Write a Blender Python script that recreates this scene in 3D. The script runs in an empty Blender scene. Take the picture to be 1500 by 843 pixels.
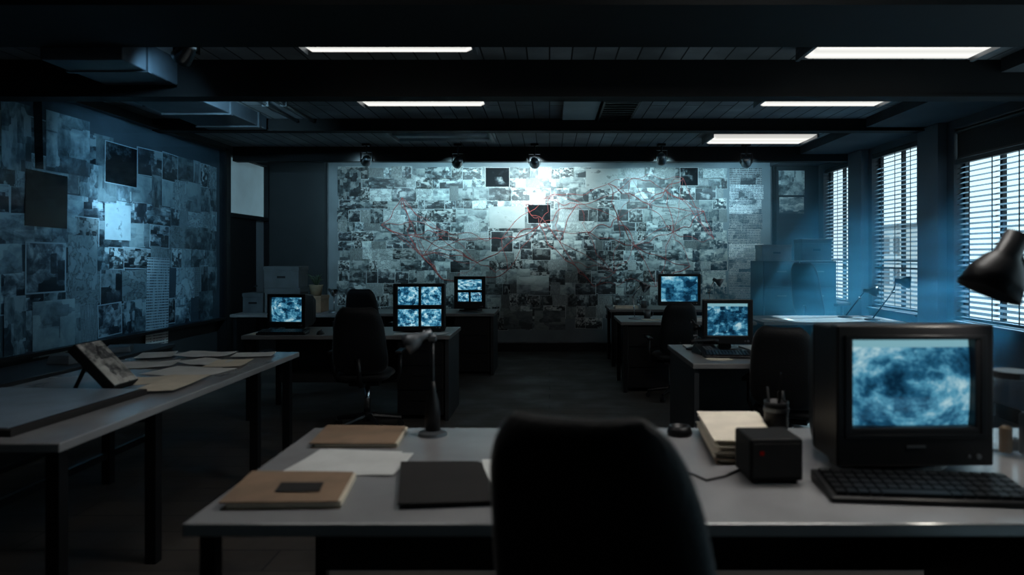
import bpy, bmesh, math, random
from mathutils import Vector, Matrix
random.seed(11)
R = math.radians
sc = bpy.context.scene
COL = sc.collection

# ------------------------------------------------------------------ view
sc.view_settings.view_transform = 'Standard'
sc.view_settings.look = 'None'
sc.view_settings.gamma = 1.0
sc.view_settings.use_curve_mapping = False
sc.view_settings.exposure = 0.0
cy = sc.cycles
cy.use_denoising = True
cy.max_bounces = 7
cy.diffuse_bounces = 3
cy.glossy_bounces = 3
cy.transparent_max_bounces = 16
cy.volume_bounces = 1
cy.sample_clamp_indirect = 3.0
cy.sample_clamp_direct = 0.0
cy.caustics_reflective = False
cy.caustics_refractive = False

# measured from the photograph: eye height, focal length in pixels, vanishing point
H, F, VX, VY = 1.42, 1000.0, 805.0, 376.0
cam = bpy.data.cameras.new('camera')
cam.sensor_width = 36.0
cam.lens = 24.0
cam.shift_x = -(VX - 750.0) / 1500.0
cam.shift_y = -(421.5 - VY) / 1500.0
cam.clip_start = 0.05
cam.dof.use_dof = True
cam.dof.focus_distance = 8.6
cam.dof.aperture_fstop = 1.9
camo = bpy.data.objects.new('camera', cam)
camo.location = (0, 0, H)
camo.rotation_euler = (R(90), 0, 0)
COL.objects.link(camo)
sc.camera = camo

def back(px, py, Y=10.2):                 # a point of the photo at depth Y
    return ((px - VX) / F * Y, Y, H - (py - VY) / F * Y)
def leftw(px, py, X=-4.1):                # a point of the photo on the left wall
    Y = X * F / (px - VX)
    return (X, Y, H - (py - VY) / F * Y)
def desk(px, py, Z=0.74):                 # a point of the photo on a desk top
    Y = (H - Z) * F / (py - VY)
    return ((px - VX) / F * Y, Y, Z)

# ------------------------------------------------------------------ materials
def nm(name):
    m = bpy.data.materials.new(name); m.use_nodes = True
    nt = m.node_tree
    for n in list(nt.nodes): nt.nodes.remove(n)
    out = nt.nodes.new('ShaderNodeOutputMaterial')
    return m, nt, out
def N(nt, t, **kw):
    n = nt.nodes.new(t)
    for k, v in kw.items():
        if k in n.inputs.keys(): n.inputs[k].default_value = v
        else: setattr(n, k, v)
    return n
def L(nt, a, b): nt.links.new(a, b)
def ramp(nt, fac, stops, interp='LINEAR'):
    r = nt.nodes.new('ShaderNodeValToRGB'); r.color_ramp.interpolation = interp
    e = r.color_ramp.elements
    while len(e) < len(stops): e.new(0.5)
    for k, (p, c) in enumerate(stops):
        e[k].position = p; e[k].color = (c[0], c[1], c[2], 1)
    L(nt, fac, r.inputs['Fac']); return r
def pm(name, col, rough=0.6, metal=0.0, var=0.25, scale=6.0, bump=0.0, spec=0.4):
    m, nt, out = nm(name)
    b = N(nt, 'ShaderNodeBsdfPrincipled', Roughness=rough, Metallic=metal)
    b.inputs['Specular IOR Level'].default_value = spec
    tc = N(nt, 'ShaderNodeTexCoord')
    nz = N(nt, 'ShaderNodeTexNoise', Scale=scale, Detail=5.0)
    L(nt, tc.outputs['Object'], nz.inputs['Vector'])
    r = ramp(nt, nz.outputs['Fac'], [(0.3, [c * (1 - var) for c in col]), (0.7, [min(1, c * (1 + var)) for c in col])])
    L(nt, r.outputs['Color'], b.inputs['Base Color'])
    if bump:
        bp = N(nt, 'ShaderNodeBump', Strength=bump, Distance=0.01)
        L(nt, nz.outputs['Fac'], bp.inputs['Height']); L(nt, bp.outputs['Normal'], b.inputs['Normal'])
    L(nt, b.outputs['BSDF'], out.inputs['Surface'])
    return m
def em(name, col, s):
    m, nt, out = nm(name)
    e = N(nt, 'ShaderNodeEmission', Color=(*col, 1), Strength=s)
    L(nt, e.outputs[0], out.inputs['Surface']); return m

M = {}
M['black'] = pm('black_plastic', (.005, .005, .006), .42, spec=.25)
M['blackmetal'] = pm('black_metal', (.012, .013, .015), .35, .6)
M['fabric'] = pm('chair_fabric', (.0022, .0026, .0034), .6, bump=.25, scale=90, spec=.22)
M['matteblack'] = pm('matte_black_plastic', (.004, .004, .0045), .65, spec=.15)
M['portfolio'] = pm('blue_grey_sheet', (.17, .22, .27), .3)
M['chrome_dark'] = pm('brushed_metal', (.25, .27, .29), .28, 1.0, var=.1)
M['chrome'] = pm('chrome', (.55, .57, .6), .15, 1.0, var=.05)
M['steel_dark'] = pm('dark_backing', (.045, .055, .062), .7, var=.3, scale=2)
M['steel'] = pm('dull_steel', (.11, .12, .13), .4, .7)
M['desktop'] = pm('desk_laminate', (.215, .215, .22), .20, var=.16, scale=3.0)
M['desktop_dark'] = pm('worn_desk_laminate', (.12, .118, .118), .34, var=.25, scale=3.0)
M['carcass'] = pm('desk_carcass', (.016, .017, .019), .5, spec=.3)
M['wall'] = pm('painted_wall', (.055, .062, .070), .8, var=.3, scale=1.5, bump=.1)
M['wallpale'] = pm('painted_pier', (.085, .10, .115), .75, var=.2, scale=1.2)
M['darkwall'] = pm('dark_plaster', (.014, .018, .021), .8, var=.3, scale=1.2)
M['beam'] = pm('painted_steel_beam', (.004, .0045, .005), .7, spec=.2)
M['kraft'] = pm('kraft_card', (.21, .135, .085), .7, var=.2, scale=9)
M['kraftlight'] = pm('manila_card', (.70, .63, .52), .7, var=.12, scale=9)
M['paper'] = pm('white_paper', (.52, .53, .52), .75, var=.10, scale=8)
M['paperwarm'] = pm('cream_paper', (.55, .49, .39), .75, var=.10, scale=8)
M['blackcard'] = pm('black_card', (.022, .020, .020), .85, var=.1, spec=.15)
M['cardboard'] = pm('pale_file_box', (.06, .066, .07), .8, var=.15)
M['board'] = pm('grey_board', (.13, .155, .17), .7, var=.18, scale=2.2)
M['redstring'] = pm('red_yarn', (.27, .055, .05), .8, var=.1)
M['bulb'] = em('lamp_bulb', (1, .97, .9), 2.5)
M['tube_added'] = em('added_light_diffuser', (1.0, .99, .96), 5.5)
def tubemat(name, st):
    m, nt, out = nm(name)
    tc = N(nt, 'ShaderNodeTexCoord'); sx = N(nt, 'ShaderNodeSeparateXYZ'); L(nt, tc.outputs['Generated'], sx.inputs[0])
    r = ramp(nt, sx.outputs[1], [(0, (.55,) * 3), (.28, (1.1,) * 3), (.5, (.80,) * 3), (.72, (1.1,) * 3), (1, (.55,) * 3)])
    mx = N(nt, 'ShaderNodeMix', data_type='RGBA', blend_type='MULTIPLY'); mx.inputs['Factor'].default_value = 1; L(nt, r.outputs[0], mx.inputs[6]); mx.inputs[7].default_value = (1, 1, .95, 1)
    e = N(nt, 'ShaderNodeEmission', Strength=st); L(nt, mx.outputs[2], e.inputs['Color']); L(nt, e.outputs[0], out.inputs['Surface']); return m
M['tube_added_bright'] = em('added_bright_diffuser', (1.0, .97, .92), 21)
M['tube'] = tubemat('fluorescent_diffuser', 1.0)
M['led'] = em('red_indicator', (1, .02, .01), .025)
M['dim_tube'] = pm('unlit_tube', (.32, .36, .39), .3)
M['fixture'] = pm('fixture_sheet_metal', (.16, .175, .19), .45, .2)
M['frost'] = pm('frosted_glass_added_glow', (.52, .60, .62), .6, var=.2, scale=1.6)
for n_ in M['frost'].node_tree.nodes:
    if n_.type == 'BSDF_PRINCIPLED': n_.inputs['Emission Color'].default_value = (.45, .72, .85, 1); n_.inputs['Emission Strength'].default_value = .10  # faint glow put into the pane, standing in for corridor light behind it
M['transom'] = pm('frosted_transom', (.52, .60, .62), .6, var=.2, scale=1.6)
M['green'] = pm('plant_leaf', (.03, .05, .03), .6)
M['pot'] = pm('tan_pot', (.2, .155, .10), .7)
M['slat'] = pm('blind_slat', (.020, .026, .030), .5, var=.05, spec=.2)
M['duct'] = pm('painted_duct', (.035, .045, .055), .5, .2)
M['facade'] = pm('far_concrete', (.50, .53, .54), .8, var=.1, scale=.3)

def glassmat(name, tint=(.97, .99, 1), k=1.0):
    m, nt, out = nm(name)
    t = N(nt, 'ShaderNodeBsdfTransparent', Color=(*tint, 1))
    g = N(nt, 'ShaderNodeBsdfGlossy', Roughness=.04)
    lw = N(nt, 'ShaderNodeLayerWeight', Blend=.5)
    pw = N(nt, 'ShaderNodeMath', operation='POWER'); pw.inputs[1].default_value = 5.0; L(nt, lw.outputs['Facing'], pw.inputs[0])
    f = N(nt, 'ShaderNodeMath', operation='MULTIPLY_ADD'); f.inputs[1].default_value = .95; f.inputs[2].default_value = .04; L(nt, pw.outputs[0], f.inputs[0])
    mx = N(nt, 'ShaderNodeMixShader')
    ml = N(nt, 'ShaderNodeMath', operation='MULTIPLY'); ml.inputs[1].default_value = k
    L(nt, f.outputs[0], ml.inputs[0]); L(nt, ml.outputs[0], mx.inputs[0])
    L(nt, t.outputs[0], mx.inputs[1]); L(nt, g.outputs[0], mx.inputs[2])
    L(nt, mx.outputs[0], out.inputs['Surface']); return m
M['glass'] = glassmat('clear_glass')
M['boardglass'] = glassmat('board_glass', (.84, .94, 1), .35)

def sheet(name, stops, sc1=4.0, blocks=0.0, lines=0, border=0.0, rough=.45, spec=.35, bordercol=(.55, .57, .56)):
    """a printed sheet: random picture per sheet (Object Info random), optional text lines / grid / white border"""
    m, nt, out = nm(name)
    b = N(nt, 'ShaderNodeBsdfPrincipled', Roughness=rough)
    b.inputs['Specular IOR Level'].default_value = spec
    tc = N(nt, 'ShaderNodeTexCoord'); oi = N(nt, 'ShaderNodeObjectInfo')
    mul = N(nt, 'ShaderNodeMath', operation='MULTIPLY'); mul.inputs[1].default_value = 311.0
    L(nt, oi.outputs['Random'], mul.inputs[0])
    nz = N(nt, 'ShaderNodeTexNoise', Scale=sc1, Detail=7.0, Roughness=.62, Distortion=.5, noise_dimensions='4D')
    L(nt, tc.outputs['Object'], nz.inputs['Vector']); L(nt, mul.outputs[0], nz.inputs['W'])
    fac = nz.outputs['Fac']
    if blocks:
        vo = N(nt, 'ShaderNodeTexVoronoi', Scale=blocks, distance='CHEBYCHEV', voronoi_dimensions='4D')
        L(nt, tc.outputs['Object'], vo.inputs['Vector']); L(nt, mul.outputs[0], vo.inputs['W'])
        sp = N(nt, 'ShaderNodeSeparateColor'); L(nt, vo.outputs['Color'], sp.inputs[0])
        a = N(nt, 'ShaderNodeMath', operation='MULTIPLY_ADD'); a.inputs[1].default_value = .34; a.inputs[2].default_value = -.17
        L(nt, sp.outputs[0], a.inputs[0])
        ad = N(nt, 'ShaderNodeMath', operation='ADD'); L(nt, fac, ad.inputs[0]); L(nt, a.outputs[0], ad.inputs[1]); fac = ad.outputs[0]
    if blocks:
        gy = N(nt, 'ShaderNodeSeparateXYZ'); L(nt, tc.outputs['Object'], gy.inputs[0])
        gm_ = N(nt, 'ShaderNodeMath', operation='MULTIPLY_ADD'); gm_.inputs[1].default_value = .20; L(nt, gy.outputs[1], gm_.inputs[0]); L(nt, fac, gm_.inputs[2]); fac = gm_.outputs[0]
    r = ramp(nt, fac, stops); col = r.outputs['Color']
    if lines:
        sx = N(nt, 'ShaderNodeSeparateXYZ'); L(nt, tc.outputs['Object'], sx.inputs[0])
        w = N(nt, 'ShaderNodeTexWave', Scale=lines, Distortion=0.0, bands_direction='Y'); L(nt, tc.outputs['Object'], w.inputs['Vector'])
        mp = N(nt, 'ShaderNodeMapping'); mp.inputs['Scale'].default_value = (14, 1.2, 1); L(nt, tc.outputs['Object'], mp.inputs['Vector'])
        n2 = N(nt, 'ShaderNodeTexNoise', Scale=4.0, Detail=1.0, noise_dimensions='4D'); L(nt, mp.outputs[0], n2.inputs['Vector']); L(nt, mul.outputs[0], n2.inputs['W'])
        g1 = N(nt, 'ShaderNodeMath', operation='GREATER_THAN'); g1.inputs[1].default_value = .55; L(nt, w.outputs['Fac'], g1.inputs[0])
        g2 = N(nt, 'ShaderNodeMath', operation='GREATER_THAN'); g2.inputs[1].default_value = .45; L(nt, n2.outputs['Fac'], g2.inputs[0])
        gm = N(nt, 'ShaderNodeMath', operation='MULTIPLY'); L(nt, g1.outputs[0], gm.inputs[0]); L(nt, g2.outputs[0], gm.inputs[1])
        mx = N(nt, 'ShaderNodeMix', data_type='RGBA'); L(nt, gm.outputs[0], mx.inputs['Factor']); L(nt, col, mx.inputs[6]); mx.inputs[7].default_value = (.07, .07, .08, 1)
        col = mx.outputs[2]
    # each sheet a little lighter or darker
    rr = N(nt, 'ShaderNodeMapRange'); rr.inputs['To Min'].default_value = .28; rr.inputs['To Max'].default_value = 1.0
    fr = N(nt, 'ShaderNodeMath', operation='FRACT'); m2 = N(nt, 'ShaderNodeMath', operation='MULTIPLY'); m2.inputs[1].default_value = 17.3
    L(nt, oi.outputs['Random'], m2.inputs[0]); L(nt, m2.outputs[0], fr.inputs[0]); L(nt, fr.outputs[0], rr.inputs['Value'])
    hs = N(nt, 'ShaderNodeHueSaturation'); L(nt, rr.outputs[0], hs.inputs['Value']); L(nt, col, hs.inputs['Color'])
    col = hs.outputs[0]
    if border:
        gs = N(nt, 'ShaderNodeSeparateXYZ'); L(nt, tc.outputs['Object'], gs.inputs[0])
        ab = []
        for k in (0, 1):
            q = N(nt, 'ShaderNodeMath', operation='ABSOLUTE'); L(nt, gs.outputs[k], q.inputs[0]); ab.append(q)
        mxm = N(nt, 'ShaderNodeMath', operation='MAXIMUM'); L(nt, ab[0].outputs[0], mxm.inputs[0]); L(nt, ab[1].outputs[0], mxm.inputs[1])
        gt = N(nt, 'ShaderNodeMath', operation='GREATER_THAN'); gt.inputs[1].default_value = .5 - border; L(nt, mxm.outputs[0], gt.inputs[0])
        mb = N(nt, 'ShaderNodeMix', data_type='RGBA'); L(nt, gt.outputs[0], mb.inputs['Factor']); L(nt, col, mb.inputs[6]); mb.inputs[7].default_value = (*bordercol, 1)
        col = mb.outputs[2]
    L(nt, col, b.inputs['Base Color']); L(nt, b.outputs['BSDF'], out.inputs['Surface'])
    return m
K = (.012, .016, .02)
S_PHOTO = [sheet('photo_print_dark', [(.38, K), (.52, (.05, .06, .07)), (.60, (.15, .17, .18)), (.72, (.46, .49, .48))], 3.2, 3.0, border=.03, bordercol=(.34, .37, .37)),
           sheet('photo_print_mid', [(.34, K), (.46, (.07, .09, .10)), (.56, (.20, .24, .25)), (.68, (.50, .54, .53))], 2.6, 4.0),
           sheet('photo_print_crowd', [(.40, K), (.48, (.09, .10, .10)), (.55, (.22, .24, .24)), (.66, (.55, .56, .54))], 5.5, 5.0, border=.03, bordercol=(.34, .37, .37))]
S_SHEET = [sheet('contact_print', [(.32, (.03, .04, .045)), (.45, (.12, .15, .16)), (.56, (.26, .30, .30)), (.68, (.46, .50, .49))], 3.0, 2.2),
           sheet('pale_print', [(.28, (.10, .12, .13)), (.42, (.25, .29, .30)), (.56, (.38, .43, .42)), (.72, (.52, .57, .55))], 2.4, 1.8)]
S_DOC = [sheet('typed_page', [(.3, (.30, .34, .34)), (.7, (.46, .50, .49))], 2.0, lines=9),
         sheet('survey_map', [(.32, (.22, .24, .24)), (.46, (.36, .40, .39)), (.50, (.10, .11, .12)), (.53, (.40, .44, .43)), (.7, (.48, .52, .51))], 3.4)]
S_DARK = sheet('black_photo', [(.50, (.008, .010, .012)), (.62, (.020, .024, .028)), (.70, (.08, .10, .11)), (.84, (.35, .36, .35))], 3.4, 2.0, border=.02, bordercol=(.4, .42, .42), rough=.8, spec=.08)
S_NIGHT = sheet('night_photo', [(.5, (.006, .007, .008)), (.8, (.02, .022, .025))], 2.0, rough=.8, spec=.08)
S_MAPBIG = sheet('large_pale_map', [(.30, (.52, .55, .54)), (.60, (.66, .69, .67)), (.66, (.18, .2, .2)), (.70, (.62, .65, .63))], 2.6)
S_STRIP = sheet('strip_page', [(.30, (.08, .10, .11)), (.40, (.36, .40, .42)), (.60, (.62, .66, .67))], 2.2, 1.6, lines=3)
S_SCROLL = sheet('long_handwritten_page', [(.25, (.38, .40, .40)), (.7, (.52, .54, .52))], 2.0, lines=10)

def screenmat(name, seed, s=1.0, bar=False, dark=0.0, scale=3.4, blk=.18):
    m, nt, out = nm(name)
    tc = N(nt, 'ShaderNodeTexCoord')
    nz = N(nt, 'ShaderNodeTexNoise', Scale=scale, Detail=9.0, Roughness=.72, Distortion=0.0, noise_dimensions='4D'); nz.inputs['W'].default_value = seed
    vo = N(nt, 'ShaderNodeTexVoronoi', Scale=scale * 1.6, distance='CHEBYCHEV', voronoi_dimensions='4D'); vo.inputs['W'].default_value = seed
    L(nt, tc.outputs['Generated'], nz.inputs['Vector']); L(nt, tc.outputs['Generated'], vo.inputs['Vector'])
    sp = N(nt, 'ShaderNodeSeparateColor'); L(nt, vo.outputs['Color'], sp.inputs[0])
    a = N(nt, 'ShaderNodeMath', operation='MULTIPLY_ADD'); a.inputs[1].default_value = blk; a.inputs[2].default_value = -blk / 2 - dark; L(nt, sp.outputs[0], a.inputs[0])
    ad = N(nt, 'ShaderNodeMath', operation='ADD'); L(nt, nz.outputs['Fac'], ad.inputs[0]); L(nt, a.outputs[0], ad.inputs[1])
    r = ramp(nt, ad.outputs[0], [(.36, (.003, .025, .06)), (.46, (.02, .14, .27)), (.54, (.12, .45, .66)), (.64, (.62, .92, 1.0))])
    col = r.outputs['Color']
    if bar:
        sx = N(nt, 'ShaderNodeSeparateXYZ'); L(nt, tc.outputs['Generated'], sx.inputs[0])
        g = N(nt, 'ShaderNodeMath', operation='GREATER_THAN'); g.inputs[1].default_value = .905; L(nt, sx.outputs[2], g.inputs[0])
        mx = N(nt, 'ShaderNodeMix', data_type='RGBA'); L(nt, g.outputs[0], mx.inputs['Factor']); L(nt, col, mx.inputs[6]); mx.inputs[7].default_value = (.30, .62, .72, 1)
        col = mx.outputs[2]
    e = N(nt, 'ShaderNodeEmission', Strength=s); L(nt, col, e.inputs['Color'])
    g2 = N(nt, 'ShaderNodeBsdfGlossy', Roughness=.1, Color=(.03, .03, .03, 1)); asd = N(nt, 'ShaderNodeAddShader')
    L(nt, e.outputs[0], asd.inputs[0]); L(nt, g2.outputs[0], asd.inputs[1])
    L(nt, asd.outputs[0], out.inputs['Surface']); return m

def plankmat(name, c1, c2, along='Y', width=.14, rough=.7):
    m, nt, out = nm(name)
    b = N(nt, 'ShaderNodeBsdfPrincipled', Roughness=rough)
    tc = N(nt, 'ShaderNodeTexCoord'); mp = N(nt, 'ShaderNodeMapping')
    if along == 'Y': mp.inputs['Rotation'].default_value = (0, 0, R(90))
    L(nt, tc.outputs['Object'], mp.inputs['Vector'])
    br = N(nt, 'ShaderNodeTexBrick', Scale=1.0); br.inputs['Brick Width'].default_value = 2.6; br.inputs['Row Height'].default_value = width
    br.inputs['Mortar Size'].default_value = .006; br.inputs['Color1'].default_value = (*c1, 1); br.inputs['Color2'].default_value = (*c2, 1); br.inputs['Mortar'].default_value = (.004, .004, .004, 1)
    L(nt, mp.outputs[0], br.inputs['Vector'])
    nz = N(nt, 'ShaderNodeTexNoise', Scale=2.5, Detail=8.0); L(nt, tc.outputs['Object'], nz.inputs['Vector'])
    mx = N(nt, 'ShaderNodeMix', data_type='RGBA', blend_type='MULTIPLY'); mx.inputs['Factor'].default_value = .8
    r = ramp(nt, nz.outputs['Fac'], [(.3, (.4, .4, .4)), (.7, (1.3, 1.3, 1.3))])
    L(nt, br.outputs['Color'], mx.inputs[6]); L(nt, r.outputs['Color'], mx.inputs[7])
    L(nt, mx.outputs[2], b.inputs['Base Color'])
    rr = ramp(nt, nz.outputs['Fac'], [(.3, [rough * .7] * 3), (.7, [min(1, rough * 1.2)] * 3)]); L(nt, rr.outputs['Color'], b.inputs['Roughness'])
    L(nt, b.outputs['BSDF'], out.inputs['Surface']); return m
M['floor'] = plankmat('dark_floorboards', (.036, .029, .024), (.026, .021, .018), 'X', .22, .8)
M['ceil'] = plankmat('ceiling_planks', (.36, .38, .40), (.25, .265, .28), 'Y', .16, .8)

for n_ in M['fabric'].node_tree.nodes:
    if n_.type == 'BSDF_PRINCIPLED': n_.inputs['Sheen Weight'].default_value = .12; n_.inputs['Sheen Roughness'].default_value = .35
# ------------------------------------------------------------------ mesh building
class MB:
    def __init__(s): s.bm = bmesh.new()
    def box(s, x0, x1, y0, y1, z0, z1, mat=None):
        v = [Vector((x, y, z)) for x in (x0, x1) for y in (y0, y1) for z in (z0, z1)]
        if mat is not None: v = [mat @ p for p in v]
        v = [s.bm.verts.new(p) for p in v]
        for f in ((0, 1, 3, 2), (4, 6, 7, 5), (0, 4, 5, 1), (2, 3, 7, 6), (0, 2, 6, 4), (1, 5, 7, 3)):
            s.bm.faces.new([v[i] for i in f])
        return s
    def hexa(s, pts):
        v = [s.bm.verts.new(p) for p in pts]       # 0-3 bottom ring, 4-7 top ring
        for f in ((3, 2, 1, 0), (4, 5, 6, 7), (0, 1, 5, 4), (1, 2, 6, 5), (2, 3, 7, 6), (3, 0, 4, 7)):
            s.bm.faces.new([v[i] for i in f])
        return s
    def prism(s, poly, z0, z1, mat=None):
        n = len(poly); mat = mat or Matrix()
        a = [s.bm.verts.new(mat @ Vector((x, y, z0))) for x, y in poly]; b = [s.bm.verts.new(mat @ Vector((x, y, z1))) for x, y in poly]
        s.bm.faces.new(a[::-1]); s.bm.faces.new(b)
        for i in range(n): s.bm.faces.new((a[i], a[(i + 1) % n], b[(i + 1) % n], b[i]))
        return s
    def tube(s, pts, r, seg=10, cap=True):
        pts = [Vector(p) for p in pts]; n = len(pts)
        rs = r if isinstance(r, (list, tuple)) else [r] * n
        rings = []; up = None
        for i, p in enumerate(pts):
            d = (pts[min(i + 1, n - 1)] - pts[max(i - 1, 0)]).normalized()
            if up is None: up = Vector((0, 0, 1)) if abs(d.z) < .9 else Vector((1, 0, 0))
            a = d.cross(up).normalized(); b = a.cross(d).normalized(); up = b
            rings.append([s.bm.verts.new(p + (a * math.cos(t) + b * math.sin(t)) * rs[i]) for t in [2 * math.pi * k / seg for k in range(seg)]])
        for i in range(n - 1):
            for k in range(seg):
                s.bm.faces.new((rings[i][k], rings[i][(k + 1) % seg], rings[i + 1][(k + 1) % seg], rings[i + 1][k]))
        if cap: s.bm.faces.new(rings[0][::-1]); s.bm.faces.new(rings[-1])
        return s
    def lathe(s, prof, mat=None, seg=24):
        mat = mat or Matrix(); rings = []
        for r, z in prof:
            if r < 1e-6: rings.append([s.bm.verts.new(mat @ Vector((0, 0, z)))])
            else: rings.append([s.bm.verts.new(mat @ Vector((r * math.cos(2 * math.pi * k / seg), r * math.sin(2 * math.pi * k / seg), z))) for k in range(seg)])
        for a, b in zip(rings, rings[1:]):
            for k in range(seg):
                k2 = (k + 1) % seg
                if len(a) == 1 and len(b) == 1: continue
                if len(a) == 1: s.bm.faces.new((a[0], b[k2], b[k]))
                elif len(b) == 1: s.bm.faces.new((a[k], a[k2], b[0]))
                else: s.bm.faces.new((a[k], a[k2], b[k2], b[k]))
        return s
    def build(s, name, mat, parent=None, bevel=0.0, smooth=False, sub=0, loc=None, rot=None):
        bmesh.ops.recalc_face_normals(s.bm, faces=s.bm.faces)
        me = bpy.data.meshes.new(name); s.bm.to_mesh(me); s.bm.free()
        me.materials.append(mat)
        if smooth:
            for p in me.polygons: p.use_smooth = True
        o = bpy.data.objects.new(name, me); COL.objects.link(o)
        if parent: o.parent = parent
        if loc: o.location = loc
        if rot: o.rotation_euler = rot
        if bevel:
            b = o.modifiers.new('bevel', 'BEVEL'); b.width = bevel; b.segments = 2; b.limit_method = 'ANGLE'
        if sub:
            u = o.modifiers.new('sub', 'SUBSURF'); u.levels = u.render_levels = sub
        return o
def tag(o, label, cat, group=None, kind=None):
    o['label'] = label; o['category'] = cat
    if group: o['group'] = group
    if kind: o['kind'] = kind
    return o
def thing(name, label, cat, loc=(0, 0, 0), rz=0.0, group=None):
    o = bpy.data.objects.new(name, None); o.empty_display_size = .1; COL.objects.link(o)
    o.location = loc; o.rotation_euler = (0, 0, rz)
    return tag(o, label, cat, group)
def struct(o): o['kind'] = 'structure'; return o
def dup(root, loc=None, rz=None, label=None, group=None, scale=None):
    r = root.copy(); COL.objects.link(r)
    if loc is not None: r.location = loc
    if rz is not None: r.rotation_euler = (0, 0, rz)
    if scale is not None: r.scale = scale
    if label: r['label'] = label
    if group: r['group'] = group
    for ch in list(root.children):
        c = ch.copy(); COL.objects.link(c); c.parent = r
        for g in list(ch.children):
            d = g.copy(); COL.objects.link(d); d.parent = c
    return r

# ------------------------------------------------------------------ the room
XL, XR, YB, YF, ZC = -4.15, 3.98, 10.2, -1.6, 2.86
struct(MB().box(XL - .2, XR + .14, YF - .2, YB + .2, -.1, 0).build('floor', M['floor']))
struct(MB().box(XL - .2, XR + .14, YF - .2, YB + .2, ZC, ZC + .1).build('ceiling', M['ceil']))
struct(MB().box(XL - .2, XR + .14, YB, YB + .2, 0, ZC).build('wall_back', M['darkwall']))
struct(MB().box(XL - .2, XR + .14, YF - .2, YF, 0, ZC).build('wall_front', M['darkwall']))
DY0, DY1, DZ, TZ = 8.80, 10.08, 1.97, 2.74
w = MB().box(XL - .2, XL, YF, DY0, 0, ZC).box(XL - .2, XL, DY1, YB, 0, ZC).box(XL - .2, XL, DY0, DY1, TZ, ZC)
struct(w.build('wall_left', M['darkwall']))
WIN = [(9.00, 9.92), (7.34, 8.43), (5.58, 6.72), (3.75, 4.96), (1.70, 3.22), (-.60, 1.20)]  # last three are unseen, added to bring in more daylight
WZ0, WZ1, WT = .80, 2.68, .14
w = MB().box(XR, XR + WT, YF, YB, 0, WZ0).box(XR, XR + WT, YF, YB, WZ1, ZC)
ys = [YF] + [v for a, b in reversed(WIN) for v in (a, b)] + [YB]
for a, b in zip(ys[::2], ys[1::2]): w.box(XR, XR + WT, a, b, WZ0, WZ1)
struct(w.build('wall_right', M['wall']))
# door with pale transom at the far end of the left wall
dr = struct(MB().box(XL - .09, XL - .04, DY0 + .05, DY1 - .33, 0.01, DZ - .03).build('door_1', M['black']))
struct(MB().box(XL - .10, XL - .05, DY1 - .33, DY1 - .05, 0.01, DZ - .03).build('side_panel', M['wallpale'], dr))
struct(MB().box(XL - .12, XL + .02, DY0, DY0 + .05, 0, TZ).box(XL - .12, XL + .02, DY1 - .05, DY1, 0, TZ)
       .box(XL - .12, XL + .02, DY0 + .05, DY1 - .05, DZ - .03, DZ + .02).build('door_frame', M['blackmetal'], dr))
struct(MB().tube([(XL - .04, DY1 - .40, 1.0), (XL + .0, DY1 - .40, 1.0), (XL + .0, DY1 - .52, 1.0)], .01).build('door_handle', M['chrome'], dr))
struct(MB().box(XL - .08, XL - .05, DY0 + .05, DY1 - .05, DZ + .02, TZ - .01).build('window_7', M['frost']))
# ceiling beams, soffit
def trim(n, b, m='beam'): return struct(b.build('trim_%d' % n, M[m]))
trim(1, MB().box(XL, XR, 3.55, 4.27, 2.73, ZC))
t = MB().box(XL, XR, 4.99, 5.03, 2.60, ZC).box(XL, XR, 4.97, 5.13, 2.585, 2.60)
trim(2, t)
trim(3, MB().box(XL, XR, 7.12, 7.16, 2.74, ZC).box(XL, XR, 7.08, 7.22, 2.725, 2.74))
trim(4, MB().box(XL, XR, 8.94, 9.08, 2.67, ZC))
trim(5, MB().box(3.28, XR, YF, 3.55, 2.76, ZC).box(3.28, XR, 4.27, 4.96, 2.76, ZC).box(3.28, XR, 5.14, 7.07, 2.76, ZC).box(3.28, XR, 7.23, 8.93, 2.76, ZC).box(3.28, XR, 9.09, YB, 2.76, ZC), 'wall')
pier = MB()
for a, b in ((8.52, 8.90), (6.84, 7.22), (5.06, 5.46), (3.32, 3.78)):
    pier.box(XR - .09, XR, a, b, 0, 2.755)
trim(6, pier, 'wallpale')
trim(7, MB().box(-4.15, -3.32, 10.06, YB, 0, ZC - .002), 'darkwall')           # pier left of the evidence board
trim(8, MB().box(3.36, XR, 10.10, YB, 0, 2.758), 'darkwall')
struct(MB().box(-3.32, 3.36, YB - .02, YB, 0, .12).build('baseboard_back', M['black']))
struct(MB().box(XR - .015, XR, YF, 3.3, 0, .12).box(XR - .015, XR, 3.8, 5.04, 0, .12).box(XR - .015, XR, 5.48, 6.82, 0, .12).box(XR - .015, XR, 7.24, 8.50, 0, .12).box(XR - .015, XR, 8.92, 10.08, 0, .12).build('baseboard_right', M['black']))

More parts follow.
